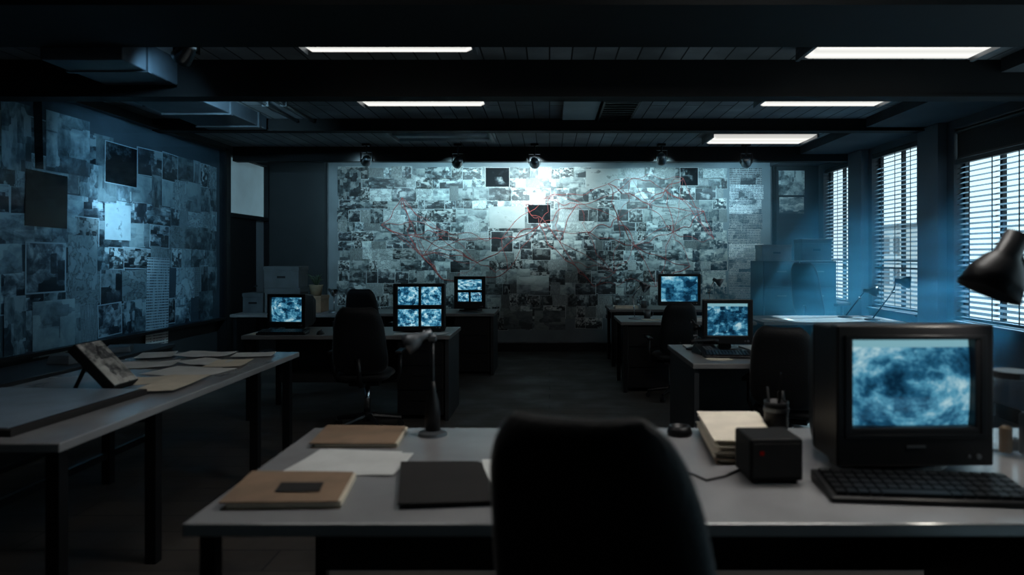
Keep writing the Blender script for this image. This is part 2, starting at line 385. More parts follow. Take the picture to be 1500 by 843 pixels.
# windows and blinds
BL = ['venetian blind on the farthest window, in the back right corner', 'tall venetian blind on the middle window between the two piers', 'wide venetian blind behind the black lamp at the right edge', 'venetian blind on the window out of frame right of the pier', 'venetian blind on the window beside the front desk']
for i, (a, b) in enumerate(WIN):
    fr = MB().box(XR + .09, XR + .13, a, a + .04, WZ0, WZ1).box(XR + .09, XR + .13, b - .04, b, WZ0, WZ1)
    fr.box(XR + .09, XR + .13, a + .04, b - .04, WZ0, WZ0 + .04).box(XR + .09, XR + .13, a + .04, b - .04, WZ1 - .04, WZ1)
    c = (a + b) / 2
    fr.box(XR + .09, XR + .13, c - .018, c + .018, WZ0 + .04, WZ1 - .04).box(XR + .095, XR + .125, a + .04, b - .04, 1.36, 1.39)
    f = struct(fr.build('window_%d' % (i + 1), M['blackmetal']))
    struct(MB().box(XR + .107, XR + .113, a + .03, b - .03, WZ0 + .03, WZ1 - .03).build('pane', M['glass'], f))
    struct(MB().box(XR - .06, XR + .09, a - .02, b + .02, WZ0 - .03, WZ0 - .002).build('sill', M['wall'], f))
    if i > 2: continue                                  # added unseen windows, left bare to let more light in
    top = 2.37 if i == 2 else WZ1 - .01
    root = thing('venetian_blind', BL[i], 'blind', (XR + .035, c, top), 0, 'venetian blinds on the right wall')
    hw = (b - a) / 2 - .012
    MB().box(-.025, .025, -hw, hw, -.045, 0).build('headrail', M['slat'], root)
    sl = MB(); z = -.085; k = 0
    while top + z > WZ0 + .07:
        rot = Matrix.Translation((0, 0, z)) @ Matrix.Rotation(R(-27 + random.uniform(-2, 2)), 4, 'Y') @ Matrix.Rotation(R(random.uniform(-.12, .12)), 4, 'X')
        sl.box(-.021, .021, -hw, hw, -.0008, .0008, rot); z -= .05
    sl.build('slats', M['slat'], root)
    MB().box(-.02, .02, -hw, hw, WZ0 + .012 - top, WZ0 + .035 - top).build('bottom_rail', M['slat'], root)
    for q in (-.62, .02, .62):
        MB().box(-.0215, -.0205, q * hw - .008, q * hw + .008, WZ0 + .035 - top, -.045).build('ladder_tape', M['slat'], root)
    MB().tube([(-.03, -hw + .05, -.03), (-.03, -hw + .05, -.9)], .003, 6).build('tilt_wand', M['slat'], root)
# the rolled dark shade above the wide blind
sh = thing('roller_shade', 'dark pulled shade panel above the wide blind at the right edge', 'shade', (XR + .035, 6.15, 2.38))
MB().box(-.012, -.004, -.55, .55, 0, .24).build('cloth', M['fabric'], sh)
MB().tube([(0, -.55, .265), (0, .55, .265)], .028, 14).build('roller', M['black'], sh)
MB().box(-.016, 0, -.55, .55, -.006, .014).build('hem_bar', M['black'], sh)

# buildings across the street
bA = thing('far_building', 'pale office block across the street seen through the middle blind', 'building', (25.2, 49.0, -6))
MB().box(-1.0, 1.0, -2.5, 2.5, 0, 9.4).build('walls', M['facade'], bA)
MB().box(-1.1, 1.1, -2.6, 2.6, 9.4, 9.7).build('roof', M['wallpale'], bA)
for zz in (5.4, 7.6):
    for yy in (-1.4, 0, 1.4): MB().box(-1.05, -.95, yy - .4, yy + .4, zz, zz + 1.2).build('window', M['steel'], bA)

# ------------------------------------------------------------------ ceiling lights
def ceil_light(x0, x1, y0, y1, label, lit=True, z=ZC, tube='tube'):
    cx, cyy = (x0 + x1) / 2, (y0 + y1) / 2
    r = thing('ceiling_light', label, 'ceiling light', (cx, cyy, z), 0, 'fluorescent ceiling lights')
    hx, hy = (x1 - x0) / 2, (y1 - y0) / 2
    MB().box(-hx, hx, -hy, hy, -.05, 0).build('housing', M['fixture'] if lit else M['transom'], r, bevel=.006)
    if lit:
        d = MB(); d.hexa([(-hx + .07, -hy + .05, -.085), (hx - .07, -hy + .05, -.085), (hx - .07, hy - .05, -.085), (-hx + .07, hy - .05, -.085),
                          (-hx + .02, -hy + .012, -.05), (hx - .02, -hy + .012, -.05), (hx - .02, hy - .012, -.05), (-hx + .02, hy - .012, -.05)])
        d.build('diffuser', M[tube], r)
    else:
        for yy in (-hy * .5, hy * .5):
            MB().tube([(-hx + .06, yy, -.085), (hx - .06, yy, -.085)], .019, 12).build('tube', M['dim_tube'], r, smooth=True)
    for sx in (-1, 1):
        MB().box(sx * hx - .012 * (sx + 1), sx * hx + .012 * (1 - sx), -hy, hy, -.092, -.05).build('end_cap', M['fixture'], r)
    return r
ceil_light(-1.64, -.48, 4.30, 4.57, 'lit fluorescent light at the top edge left of centre, nearest on that side')
ceil_light(1.70, 2.93, 4.30, 4.72, 'largest lit fluorescent light, at the top right in front of the first beam')
ceil_light(-1.70, -.55, 5.80, 6.20, 'lit fluorescent light left of centre in the second ceiling bay')
ceil_light(1.85, 2.99, 5.80, 6.20, 'lit fluorescent light on the right in the second ceiling bay')
ceil_light(1.84, 3.06, 7.74, 8.26, 'lit fluorescent light farthest back, near the window corner')
ceil_light(-1.62, -.46, 2.30, 2.72, 'added unseen fluorescent light over the left end of the foreground desk', tube='tube_added')  # this and the next are out of view, added to brighten the desk
ceil_light(.55, 1.75, 2.32, 2.74, 'added unseen fluorescent light over the right half of the foreground desk', tube='tube_added_bright')
ceil_light(-1.80, -.64, 7.40, 8.10, 'unlit fluorescent fixture with bare tubes left of centre', lit=False)

# spot lights on the far beam
def spot_at(x, y, z, aim, power, label, cone=95, col=(.60, .92, 1.0), group='spot lights over the evidence wall'):
    r = thing('spot_light', label, 'spot light', (x, y, ZC), 0, group)
    hz = z - ZC
    MB().box(-.05, .05, -.05, .05, -.03, 0).build('ceiling_mount', M['black'], r, bevel=.006)
    MB().tube([(0, 0, -.03), (0, 0, hz + .08)], .012, 8).build('stem', M['blackmetal'], r)
    MB().box(-.078, -.070, -.02, .02, hz - .02, hz + .11).box(.070, .078, -.02, .02, hz - .02, hz + .11).box(-.078, .078, -.02, .02, hz + .10, hz + .11).build('yoke', M['blackmetal'], r)
    src = Vector((x, y, z)); d = (Vector(aim) - src).normalized()
    mt = Matrix.Translation((0, 0, hz)) @ d.to_track_quat('-Z', 'Y').to_matrix().to_4x4()
    MB().lathe([(0, .09), (.04, .088), (.05, .06), (.062, -.045), (.066, -.075), (.06, -.075), (.054, -.04), (0, -.04)], mt, 20).build('head', M['chrome_dark'], r, smooth=True)
    MB().lathe([(0, -.046), (.05, -.046), (.05, -.052), (.03, -.062), (0, -.066)], mt, 20).build('lamp_lens', M['bulb'], r, smooth=True)
    la = bpy.data.lights.new('spot_lamp', 'SPOT'); la.energy = power; la.spot_size = R(cone); la.spot_blend = 1.0; la.shadow_soft_size = .03; la.color = col
    lo = bpy.data.objects.new('spot_lamp', la); COL.objects.link(lo); lo.parent = r
    lo.location = Vector((0, 0, hz)) + d * .085; lo.rotation_euler = d.to_track_quat('-Z', 'Y').to_euler()
def spot_fix(px, py, aim, power, label, cone=95, col=(.50, .87, 1.0)):
    x, y, z = back(px, py, 8.72); spot_at(x, y, z, aim, power, label, cone, col)
spot_fix(537, 235, back(525, 285), 60, 'small spot light at the left end over the evidence wall', 110, (.50, .84, 1.0))
spot_fix(671, 237, back(645, 300), 175, 'spot light second from the left over the evidence wall', 100)
spot_fix(783, 238, back(786, 276), 350, 'brightest spot light, middle one of the row over the evidence wall', 92, (.68, .94, 1.0))
spot_fix(969, 232, back(972, 305), 185, 'spot light fourth from the left, above the right half of the evidence wall', 100)
spot_fix(1093, 237, back(1092, 285), 100, 'dim spot light above the tall strip of pages at the right', 85, (.42, .80, 1.0))
GL = 'added spot lights for the left glass board'  # hidden fixtures added to wash the glass board with light
spot_at(-2.70, 5.30, 2.72, leftw(173, 322), 480, 'added spot light behind the big beam, aimed at the bright patch on the glass board', 26, (.60, .88, 1.0), GL)
spot_at(-2.40, 5.30, 2.72, (-4.1, 7.7, 1.7), 170, 'added spot light behind the big beam, aimed at the far end of the glass board', 100, (.40, .76, 1.0), GL)
spot_at(-2.35, 4.42, 2.75, (-4.1, 5.6, 1.6), 24, 'added spot light behind the nearest beam, aimed at the near part of the glass board', 110, (.34, .70, 1.0), GL)

# ducts and pipes on the left part of the ceiling
d = thing('air_duct', 'rectangular sheet metal duct along the left side of the ceiling', 'duct', (-3.2, 0, 0))
MB().box(-.30, .30, 5.2, 7.0, 2.72, 2.855).build('duct_body', M['duct'], d, bevel=.008)
for yy in (5.6, 6.2, 6.8): MB().box(-.315, .315, yy - .02, yy + .02, 2.705, 2.855).build('flange', M['duct'], d)
d = thing('air_duct', 'short blue-lit duct end in the upper left corner before the first beam', 'duct', (-2.95, 0, 0))
MB().box(-.26, .26, 4.30, 4.94, 2.66, 2.855).build('duct_body', M['duct'], d, bevel=.008)
MB().box(-.275, .275, 4.55, 4.59, 2.65, 2.855).build('flange', M['duct'], d)
for k, (xx, lab) in enumerate(((-2.62, 'thin conduit pipe nearest the aisle on the left of the ceiling'), (-2.45, 'thin conduit pipe beside another on the left of the ceiling'), (-3.72, 'thin conduit pipe close to the left wall under the ceiling'))):
    p = thing('conduit_pipe', lab, 'pipe', (xx, 0, 2.825), 0, 'ceiling conduits')
    MB().tube([(0, 5.15, 0), (0, 7.07, 0)], .018, 8).build('pipe', M['steel'], p, smooth=True)
    for yy in (5.5, 6.3): MB().box(-.03, .03, yy - .012, yy + .012, -.022, .034).build('clamp', M['steel'], p)
hp = tag(MB().box(.13, .47, 6.1, 7.05, ZC - .03, ZC - .001).build('access_panel', M['transom'], bevel=.004), 'pale access panel on the ceiling in the middle of the second bay', 'panel')
hv = thing('vent_grille', 'black open vent beside the pale ceiling panel', 'vent', (.66, 6.6, ZC))
MB().box(-.15, .15, -.45, .45, -.035, -.028).box(-.17, -.15, -.47, .47, -.05, 0).box(.15, .17, -.47, .47, -.05, 0).box(-.15, .15, -.47, -.45, -.05, 0).box(-.15, .15, .45, .47, -.05, 0).build('frame', M['black'], hv)
bar = MB()
for k in range(9): bar.box(-.15, .15, -.4 + k * .1 - .008, -.4 + k * .1 + .008, -.047, -.036)
bar.build('louvre', M['blackmetal'], hv)

# ------------------------------------------------------------------ papers
UNIT = None
def unit_mesh(name, mat, t=.0012):
    bm = bmesh.new(); bmesh.ops.create_cube(bm, size=1.0)
    for v in bm.verts: v.co.z = (v.co.z + .5) * t
    me = bpy.data.meshes.new(name); bm.to_mesh(me); bm.free(); me.materials.append(mat); return me
MESH = {}
def pobj(name, mat, loc, rot, w, h):
    if mat.name not in MESH: MESH[mat.name] = unit_mesh(name, mat)
    o = bpy.data.objects.new(name, MESH[mat.name]); COL.objects.link(o)
    o.location = loc; o.rotation_euler = rot; o.scale = (w, h, 1); return o
# evidence board on the back wall
BX0, BX1 = -3.29, 3.29
eb = thing('evidence_board', 'wide grey pinboard covering the back wall under the papers', 'pinboard', (0, YB - .005, 1.32))
MB().box(BX0, BX1, -.035, 0, -1.17, 1.50).build('panel', M['board'], eb)
MB().box(BX0 - .02, BX0, -.045, 0, -1.19, 1.52).box(BX1, BX1 + .02, -.045, 0, -1.19, 1.52).box(BX0, BX1, -.045, 0, 1.50, 1.52).box(BX0, BX1, -.045, 0, -1.19, -1.17).build('edge_trim', M['steel'], eb)
YP = YB - .0415
def bpaper(name, mat, x, z, w, h, layer, label, cat, group=None, tilt=0.0):
    o = pobj(name, mat, (x, YP - .0018 * layer, z), (R(90), R(tilt), 0), w, h); tag(o, label, cat, group); return o
SPEC = [  # px box on the photo, material, label
    ((711, 246, 747, 275), S_DARK, 'dark photo print high on the evidence wall left of the brightest lamp glow', 'photo_print', 'photo'),
    ((717, 303, 769, 335), S_MAPBIG, 'large white map sheet left of the dark photo under the middle spot light', 'map_sheet', 'map'),
    ((773, 300, 807, 328), S_DARK, 'dark photo print just under the brightest glow, beside the white map', 'photo_print', 'photo'),
    ((719, 339, 752, 370), S_PHOTO[0], 'dark photo print hung directly below the large white map', 'photo_print', 'photo'),
    ((995, 246, 1022, 273), S_DARK, 'dark photo print high on the right half of the evidence wall', 'photo_print', 'photo'),
    ((858, 248, 905, 277), S_MAPBIG, 'pale map sheet at the top of the evidence wall right of centre', 'map_sheet', 'map'),
    ((757, 404, 804, 431), S_SHEET[1], 'pale wide print low on the evidence wall above the aisle', 'photo_print', 'photo'),
    ((738, 456, 780, 482), S_SHEET[1], 'left of two dim pale sheets at the bottom of the evidence wall', 'document', 'paper'),
    ((783, 455, 828, 483), S_SHEET[1], 'right of two dim pale sheets at the bottom of the evidence wall', 'document', 'paper'),
    ((955, 300, 1012, 330), S_DOC[1], 'pale sheet glowing under the fourth spot light', 'document', 'paper'),
    ((496, 249, 530, 288), S_PHOTO[1], 'large bluish print in the top left corner of the evidence wall', 'photo_print', 'photo'),
    ((776, 283, 799, 300), S_MAPBIG, 'brightest white note under the middle spot light, above a dark photo', 'document', 'paper'),
]
specrects = []
for (a, b, c, d_), mt, lab, nme, cat in SPEC:
    x0, _, z1 = back(a, b); x1, _, z0 = back(c, d_)
    specrects.append((x0, x1, z0, z1))
    bpaper(nme, mt, (x0 + x1) / 2, (z0 + z1) / 2, x1 - x0, z1 - z0, 3, lab, cat)
LAB = {'photo': ('photo_print', 'small black and white photo print packed edge to edge in the back wall collage', 'photo', 'photo prints in the back wall collage'),
       'sheet': ('printed_sheet', 'mottled grey picture sheet packed edge to edge in the back wall collage', 'paper', 'picture sheets in the back wall collage'),
       'doc': ('document', 'pale written page packed edge to edge in the back wall collage', 'paper', 'written pages in the back wall collage')}
CELLS = []
z = 2.74; row = 0
while z > .42:
    rh = random.uniform(.13, .19)
    x = -3.16 + random.uniform(0, .05)
    xe = 2.58 - (0 if z > .8 else random.uniform(0, .3))
    while x < xe:
        wd = random.choice((.12, .15, .19, .24, .31)) * random.uniform(.9, 1.12)
        CELLS.append((x, z, min(wd, xe + .06 - x), rh)); x += wd
    z -= rh; row += 1
def covered(x, z, w, h):
    return any(x > a - .01 and x + w < b + .01 and z - h > c - .01 and z < d_ + .01 for a, b, c, d_ in specrects)
n = 0
for (x, z, w_, h_) in CELLS:
    if covered(x, z, w_, h_): continue
    if z < .62 and random.random() < .45: continue
    t_ = random.random()
    k = 'photo' if t_ < .46 else 'sheet' if t_ < .76 else 'doc'
    mt = random.choice({'photo': S_PHOTO, 'sheet': S_SHEET, 'doc': S_DOC}[k])
    nme, lab, cat, grp = LAB[k]
    hh = h_ * random.uniform(.94, 1.22); ww = max(.06, w_ * random.uniform(.96, 1.16))
    bpaper(nme, mt, x + w_ / 2, z - h_ / 2 + random.uniform(-.015, .015), ww, hh, random.choice((0, 1, 2)), lab, cat, grp, random.uniform(-1.2, 1.2))
    n += 1
print('collage sheets', n)
# tall strip of pages at the right end
zz = 2.73; k = 0
SPL = ['topmost', 'second', 'third', 'fourth', 'fifth', 'sixth', 'seventh', 'eighth', 'ninth', 'tenth', 'eleventh', 'twelfth']
while zz > .75:
    hh = random.uniform(.20, .26); ww = .50 + random.uniform(-.03, .03)
    bpaper('strip_page', S_STRIP, 2.915 + random.uniform(-.02, .02), zz - hh / 2, ww, hh * 1.02, k % 2, '%s page down the tall bluish strip at the right end of the board' % SPL[k], 'paper', 'pages of the tall strip')
    zz -= hh * .97; k += 1
# pages on the pier right of the board
for (a, b, c, d_), lab in (((1130, 250, 1168, 286), 'upper of two pale pages on the wall right of the board'), ((1131, 289, 1167, 313), 'lower of two pale pages on the wall right of the board')):
    x0, _, z1 = back(a, b, 10.09); x1, _, z0 = back(c, d_, 10.09)
    tag(pobj('document', S_SHEET[0], ((x0 + x1) / 2 + .11, 10.1005, (z0 + z1) / 2), (R(90), 0, 0), x1 - x0, z1 - z0), lab, 'paper')
# red strings
hubs = [back(*p) for p in ((590, 290), (560, 330), (620, 375), (655, 340), (700, 385), (735, 350), (790, 330), (770, 300), (815, 285), (845, 300), (860, 340), (835, 385), (890, 270), (905, 320),
                           (930, 360), (950, 300), (975, 280), (985, 340), (1010, 390), (1030, 310), (1045, 350), (900, 400), (870, 420), (960, 420), (650, 410), (600, 345), (1000, 262), (925, 262), (820, 355), (745, 395))]
pairs = set()
while len(pairs) < 84:
    i = random.randrange(len(hubs)); c_ = sorted(range(len(hubs)), key=lambda j: (Vector(hubs[i]) - Vector(hubs[j])).length)[1:8]
    j = random.choice(c_); pairs.add((min(i, j), max(i, j)))
for i, j in sorted(pairs):
    a, b = Vector(hubs[i]), Vector(hubs[j]); ln = (b - a).length
    sag = random.uniform(-.10, .12) * ln; wob = random.uniform(.01, .06); ph = random.uniform(0, 6)
    yy = YP - .0075 - random.uniform(.0, .006)
    pts = []
    for k in range(15):
        t_ = k / 14; p = a.lerp(b, t_)
        pts.append((p.x + wob * math.sin(7 * t_ + ph) * math.sin(math.pi * t_), yy, p.z - sag * 4 * t_ * (1 - t_) + wob * math.sin(11 * t_ + ph) * math.sin(math.pi * t_)))
    tag(MB().tube(pts, random.choice((.0025, .0032, .004)), 5).build('red_string', M['redstring']), 'red string strung between photos on the evidence wall', 'string', 'red strings on the evidence wall')

# ------------------------------------------------------------------ glass board along the left wall
GB0, GB1, GZ0, GZ1 = 2.6, 8.52, .66, 2.74
gb = thing('glass_board', 'long glass fronted board with black frame along the left wall', 'board', (XL, 0, 0))
MB().box(.003, .03, GB0, GB1, GZ0, GZ1).build('backing', M['steel_dark'], gb)
MB().box(.085, .091, GB0, GB1, GZ0, GZ1).build('pane', M['boardglass'], gb)
MB().box(.003, .11, GB0, GB1, GZ1, GZ1 + .03).build('top_rail', M['black'], gb)
MB().box(.003, .11, GB0, GB1, GZ0 - .03, GZ0).build('bottom_rail', M['black'], gb)
MB().box(.003, .12, GB1, GB1 + .09, 0.0, GZ1 + .03).build('end_post', M['black'], gb)
MB().box(.003, .12, GB0 - .06, GB0, 0.0, GZ1 + .03).build('near_post', M['black'], gb)
XP = XL + .032
def lpaper(name, mat, y, z, w, h, layer, label, cat, group=None, tilt=0.0):
    o = pobj(name, mat, (XP + .0022 * layer, y, z), (R(90), R(tilt), R(90)), w, h); tag(o, label, cat, group); return o
LS = [((35, 253, 97, 333), S_NIGHT, 'black square print under the glass at the far left', 'photo_print', 'photo'),
      ((98, 345, 141, 426), S_DOC[1], 'pale note sheet under the glass right of the black square', 'document', 'paper'),
      ((35, 355, 95, 430), S_PHOTO[0], 'dim grey print under the glass below the black square', 'photo_print', 'photo'),
      ((213, 378, 246, 505), S_SCROLL, 'long narrow handwritten page hanging behind the glass', 'document', 'paper'),
      ((4, 434, 36, 522), S_SHEET[0], 'pale smudged sheet low at the far left edge of the glass board', 'paper', 'paper'),
      ((46, 440, 108, 520), S_SHEET[1], 'large smudged pale sheet low at the left of the glass board', 'paper', 'paper'),
      ((66, 170, 130, 255), S_SHEET[0], 'large bluish sheet high up, right of the dark tape', 'paper', 'paper'),
      ((0, 150, 44, 250), S_SHEET[0], 'large bluish sheet at the left edge of the glass board, left of the dark tape', 'paper', 'paper'),
      ((152, 300, 190, 352), S_MAPBIG, 'bright white sheet in the middle of the glass board', 'paper', 'paper'),
      ((152, 212, 200, 272), S_DARK, 'dark print high on the glass board, middle', 'photo_print', 'photo')]
lrect = []
for (a, b, c, d_), mt, lab, nme, cat in LS:
    y0, y1 = leftw(a, b, XP)[1], leftw(c, b, XP)[1]; ym = (y0 + y1) / 2
    z1 = H - (b - VY) / F * ym; z0 = H - (d_ - VY) / F * ym
    lrect.append((y0, y1, z0, z1))
    lpaper(nme, mt, ym, (z0 + z1) / 2, y1 - y0, z1 - z0, 4, lab, cat, tilt=2.0 if 'handwritten' in lab else random.uniform(-1, 1))
lpaper('dark_tape', S_NIGHT, leftw(55, 200, XP)[1], leftw(55, 200, XP)[2] + .03, .09, .58, 3, 'dark vertical strip of tape above the black square print', 'tape', tilt=-2)
z = 2.52; 
while z > .80:
    rh = random.uniform(.20, .34); y = 4.75
    while y < 8.36:
        wd = random.choice((.22, .28, .36, .46)) * (1.0 if y < 7 else .75)
        if y + wd > 8.43: wd = 8.43 - y
        if wd < .1: break
        ok = not any(y > a - .05 and y + wd < b + .05 and z < d_ + .1 and z - rh > c - .1 for a, b, c, d_ in lrect)
        if ok and random.random() < .985:
            t_ = random.random(); k = 'photo' if t_ < .40 else 'sheet' if t_ < .80 else 'doc'
            mt = random.choice({'photo': S_PHOTO, 'sheet': S_SHEET, 'doc': S_DOC}[k])
            lab = {'photo': 'dim photo print overlapping others behind the glass of the left board', 'sheet': 'mottled picture sheet overlapping others behind the glass of the left board', 'doc': 'written page overlapping others behind the glass of the left board'}[k]
            lpaper(LAB[k][0], mt, y + wd / 2, z - rh / 2, wd * random.uniform(.95, 1.18), rh * random.uniform(.92, 1.20), random.choice((0, 1, 2)), lab, LAB[k][2], {'photo': 'photo prints behind the left glass', 'sheet': 'picture sheets behind the left glass', 'doc': 'written pages behind the left glass'}[k], random.uniform(-2.5, 2.5))
        y += wd
    z -= rh
# low cabinet under the glass board
cr = thing('low_cabinet', 'long black low cabinet along the left wall under the glass board', 'cabinet', (-3.98 + .2, 0, 0))
MB().box(-.24, .24, 3.0, 6.4, .05, .57).build('carcass', M['carcass'], cr)
MB().box(-.25, .27, 2.98, 6.42, .57, .60).build('top', M['carcass'], cr, bevel=.004)
MB().box(-.2, .2, 3.05, 6.35, 0, .05).build('plinth', M['black'], cr)
for k in range(4):
    dd = MB().box(.24, .258, 3.02 + k * .845, 3.02 + k * .845 + .825, .07, .555).build('door', M['black'], cr, bevel=.003)
    MB().box(.258, .27, 3.02 + k * .845 + .74, 3.02 + k * .845 + .78, .40, .50).build('handle', M['steel'], dd)

# ------------------------------------------------------------------ desks
def drawers(parent, x0, x1, y0, y1, z0, z1, n=3):
    p = MB().box(x0, x1, y0 + .02, y1, z0, z1).build('pedestal', M['carcass'], parent)
    hgt = (z1 - z0 - .02) / n
    for k in range(n):
        q = MB().box(x0 + .01, x1 - .01, y0, y0 + .02, z0 + .01 + k * hgt, z0 + .01 + (k + 1) * hgt - .01)
        q.box((x0 + x1) / 2 - .06, (x0 + x1) / 2 + .06, y0 - .018, y0, z0 + (k + .62) * hgt, z0 + (k + .62) * hgt + .014)
        q.build('drawer', M['black'], p)
    return p
def make_desk(label, x0, x1, y0, y1, ped=None, top='desktop', sides=(False, False), Z=.74, t=.035, back_panel=True):
    r = thing('office_desk', label, 'desk', ((x0 + x1) / 2, (y0 + y1) / 2, 0), 0, 'office desks')
    hx, hy = (x1 - x0) / 2, (y1 - y0) / 2
    MB().box(-hx, hx, -hy, hy, Z - t, Z).build('desk_top', M[top], r, bevel=.005)
    for k, sx in enumerate((-1, 1)):
        if sides[k]:
            MB().box(sx * (hx - .03) - .015, sx * (hx - .03) + .015, -hy + .03, hy - .03, 0, Z - t).build('side_panel', M['carcass'], r)
        else:
            for sy in (-1, 1):
                MB().box(sx * (hx - .05) - .02, sx * (hx - .05) + .02, sy * (hy - .05) - .02, sy * (hy - .05) + .02, 0, Z - t).build('leg', M['blackmetal'], r)
    if back_panel: MB().box(-hx + .08, hx - .08, hy - .10, hy - .08, .22, Z - t).build('modesty_panel', M['carcass'], r)
    if ped:
        for (a, b) in ped: drawers(r, a - (x0 + x1) / 2, b - (x0 + x1) / 2, -hy + .05, hy - .12, .04, Z - t)
    return r
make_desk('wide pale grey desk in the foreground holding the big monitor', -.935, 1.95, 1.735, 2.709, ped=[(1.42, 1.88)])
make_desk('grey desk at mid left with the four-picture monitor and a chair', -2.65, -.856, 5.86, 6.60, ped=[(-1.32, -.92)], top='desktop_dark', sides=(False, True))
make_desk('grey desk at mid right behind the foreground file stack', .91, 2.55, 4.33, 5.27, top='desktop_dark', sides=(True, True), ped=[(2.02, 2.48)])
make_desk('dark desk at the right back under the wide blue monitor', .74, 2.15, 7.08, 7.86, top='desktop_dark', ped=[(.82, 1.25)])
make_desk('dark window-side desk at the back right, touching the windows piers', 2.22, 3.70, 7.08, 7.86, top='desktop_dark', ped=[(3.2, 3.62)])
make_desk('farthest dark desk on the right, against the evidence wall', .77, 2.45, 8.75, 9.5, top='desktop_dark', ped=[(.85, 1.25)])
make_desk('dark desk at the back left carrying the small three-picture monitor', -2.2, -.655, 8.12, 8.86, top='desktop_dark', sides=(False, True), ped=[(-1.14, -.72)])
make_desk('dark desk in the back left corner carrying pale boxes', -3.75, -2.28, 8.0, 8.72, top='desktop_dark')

# left work table
tb = thing('work_table', 'long grey work table with black legs in front of the glass board', 'table', (-2.30, 3.67, 0))
MB().box(-.52, .52, -1.19, 1.19, .705, .74).build('table_top', M['desktop'], tb, bevel=.005)
for yy in (-1.12, -.5, .60, 1.12):
    for xx in (-.46, .46):
        MB().box(xx - .025, xx + .025, yy - .025, yy + .025, 0, .705).build('leg', M['blackmetal'], tb)
for yy in (-.5, .6): MB().box(-.43, .43, yy - .02, yy + .02, .655, .704).build('cross_bar', M['blackmetal'], tb)
MB().box(-.475, -.445, -1.12, 1.12, .16, .20).build('stretcher', M['blackmetal'], tb)

# ------------------------------------------------------------------ chairs
def rounded_pad(wb, wt, h, t, bow, z0=0.0, ncol=13, nrow=17, p=5.0, top=.60):
    bm = bmesh.new(); grid = {}
    for side in (0, 1):
        for i in range(nrow):
            v = i / (nrow - 1); vv = 2 * v - 1
            W_ = (wb + (wt - wb) * v) / 2 * max(0.0, 1 - abs(vv) ** p) ** (1 / p) if 0 < i < nrow - 1 else (wb + (wt - wb) * v) / 2 * top
            zc = v * h if 0 < i < nrow - 1 else v * h
            for j in range(ncol):
                u = 2 * j / (ncol - 1) - 1
                th = t / 2 * (max(0, 1 - abs(u) ** 6) ** .5) * (max(0, 1 - abs(vv) ** 8) ** .5)
                y = bow * (u * u) + (-1 if side == 0 else 1) * th - .035 * math.sin(math.pi * min(1, v * 1.4)) * .6
                key = (side, i, j)
                if side == 1 and (i in (0, nrow - 1) or j in (0, ncol - 1)): grid[key] = grid[(0, i, j)]
                else: grid[key] = bm.verts.new((u * W_, y, z0 + zc))
        for i in range(nrow - 1):
            for j in range(ncol - 1):
                q = [grid[(side, i, j)], grid[(side, i, j + 1)], grid[(side, i + 1, j + 1)], grid[(side, i + 1, j)]]
                try: bm.faces.new(q if side == 0 else q[::-1])
                except ValueError: pass
    m = MB(); m.bm.free(); m.bm = bm; return m
def make_chair(label, recl=17):
    r = thing('office_chair', label, 'chair', (0, 0, 0), 0, 'black office chairs')
    seat = rounded_pad(.50, .46, .48, .085, 0, z0=-.24)
    seat.build('seat', M['fabric'], r, smooth=True, sub=1, loc=(0, 0, .475), rot=(R(-90), 0, 0))
    bk = rounded_pad(.52, .40, .62, .085, .02, p=4.0, top=.52)
    bk.build('backrest', M['fabric'], r, smooth=True, sub=1, loc=(0, -.215, .50), rot=(R(recl), 0, 0))
    MB().tube([(0, -.10, .415), (0, -.25, .42), (0, -.315, .50), (0, -.34, .66)], [.022, .022, .02, .018], 10).build('back_bracket', M['black'], r, smooth=True)
    MB().box(-.13, .13, -.14, .14, .395, .43).build('seat_plate', M['black'], r, bevel=.008)
    for sx in (-1, 1):
        a = MB().tube([(sx * .12, .0, .405), (sx * .255, .0, .42), (sx * .285, -.01, .50), (sx * .285, -.01, .66)], .016, 10).build('armrest', M['black'], r, smooth=True)
        MB().box(sx * .285 - .03, sx * .285 + .03, -.13, .13, .66, .69).build('arm_pad', M['black'], a, bevel=.012)
    MB().tube([(0, 0, .13), (0, 0, .40)], [.028, .022], 14).build('gas_column', M['chrome'], r, smooth=True)
    base = MB().lathe([(0, .15), (.045, .15), (.05, .08), (0, .08)], seg=16)
    for k in range(5):
        a = 2 * math.pi * k / 5 + .3
        base.tube([(.03 * math.cos(a), .03 * math.sin(a), .115), (.29 * math.cos(a), .29 * math.sin(a), .078)], [.026, .016], 8)
    base.build('star_base', M['black'], r)
    for k in range(5):
        a = 2 * math.pi * k / 5 + .3; c, s_ = math.cos(a), math.sin(a)
        p = Vector((.285 * c, .285 * s_, .03))
        q = Vector((-s_, c, 0))
        MB().tube([p - q * .022, p - q * .006], .029, 12).tube([p + q * .006, p + q * .022], .029, 12).tube([p + Vector((0, 0, .0)), p + Vector((0, 0, .055))], .008, 8).build('caster', M['black'], r)
    return r
ch = make_chair('black office chair in the centre foreground seen from behind')
ch.location = (.245, 1.47, .0); ch.rotation_euler = (0, 0, R(-28)); ch.scale = (1.0, 1.0, 1.065)
dup(ch, (-1.50, 5.62, 0), R(3), 'black office chair pushed up to the mid left desk', scale=(.95, .95, .95))
dup(ch, (1.56, 4.42, 0), R(-28), 'black office chair with a rim of blue light at the mid right desk', scale=(.92, .92, .92))
dup(ch, (1.23, 6.84, 0), R(4), 'black chair back just below the wide blue monitor', scale=(.84, .84, .90))
dup(ch, (-2.04, 7.85, 0), R(-8), 'black chair half hidden behind the mid left desk', scale=(.9, .9, .98))
dup(ch, (3.42, 8.55, 0), R(-60), 'tall rounded black chair standing against the farthest window', scale=(1.0, 1.0, 1.24))

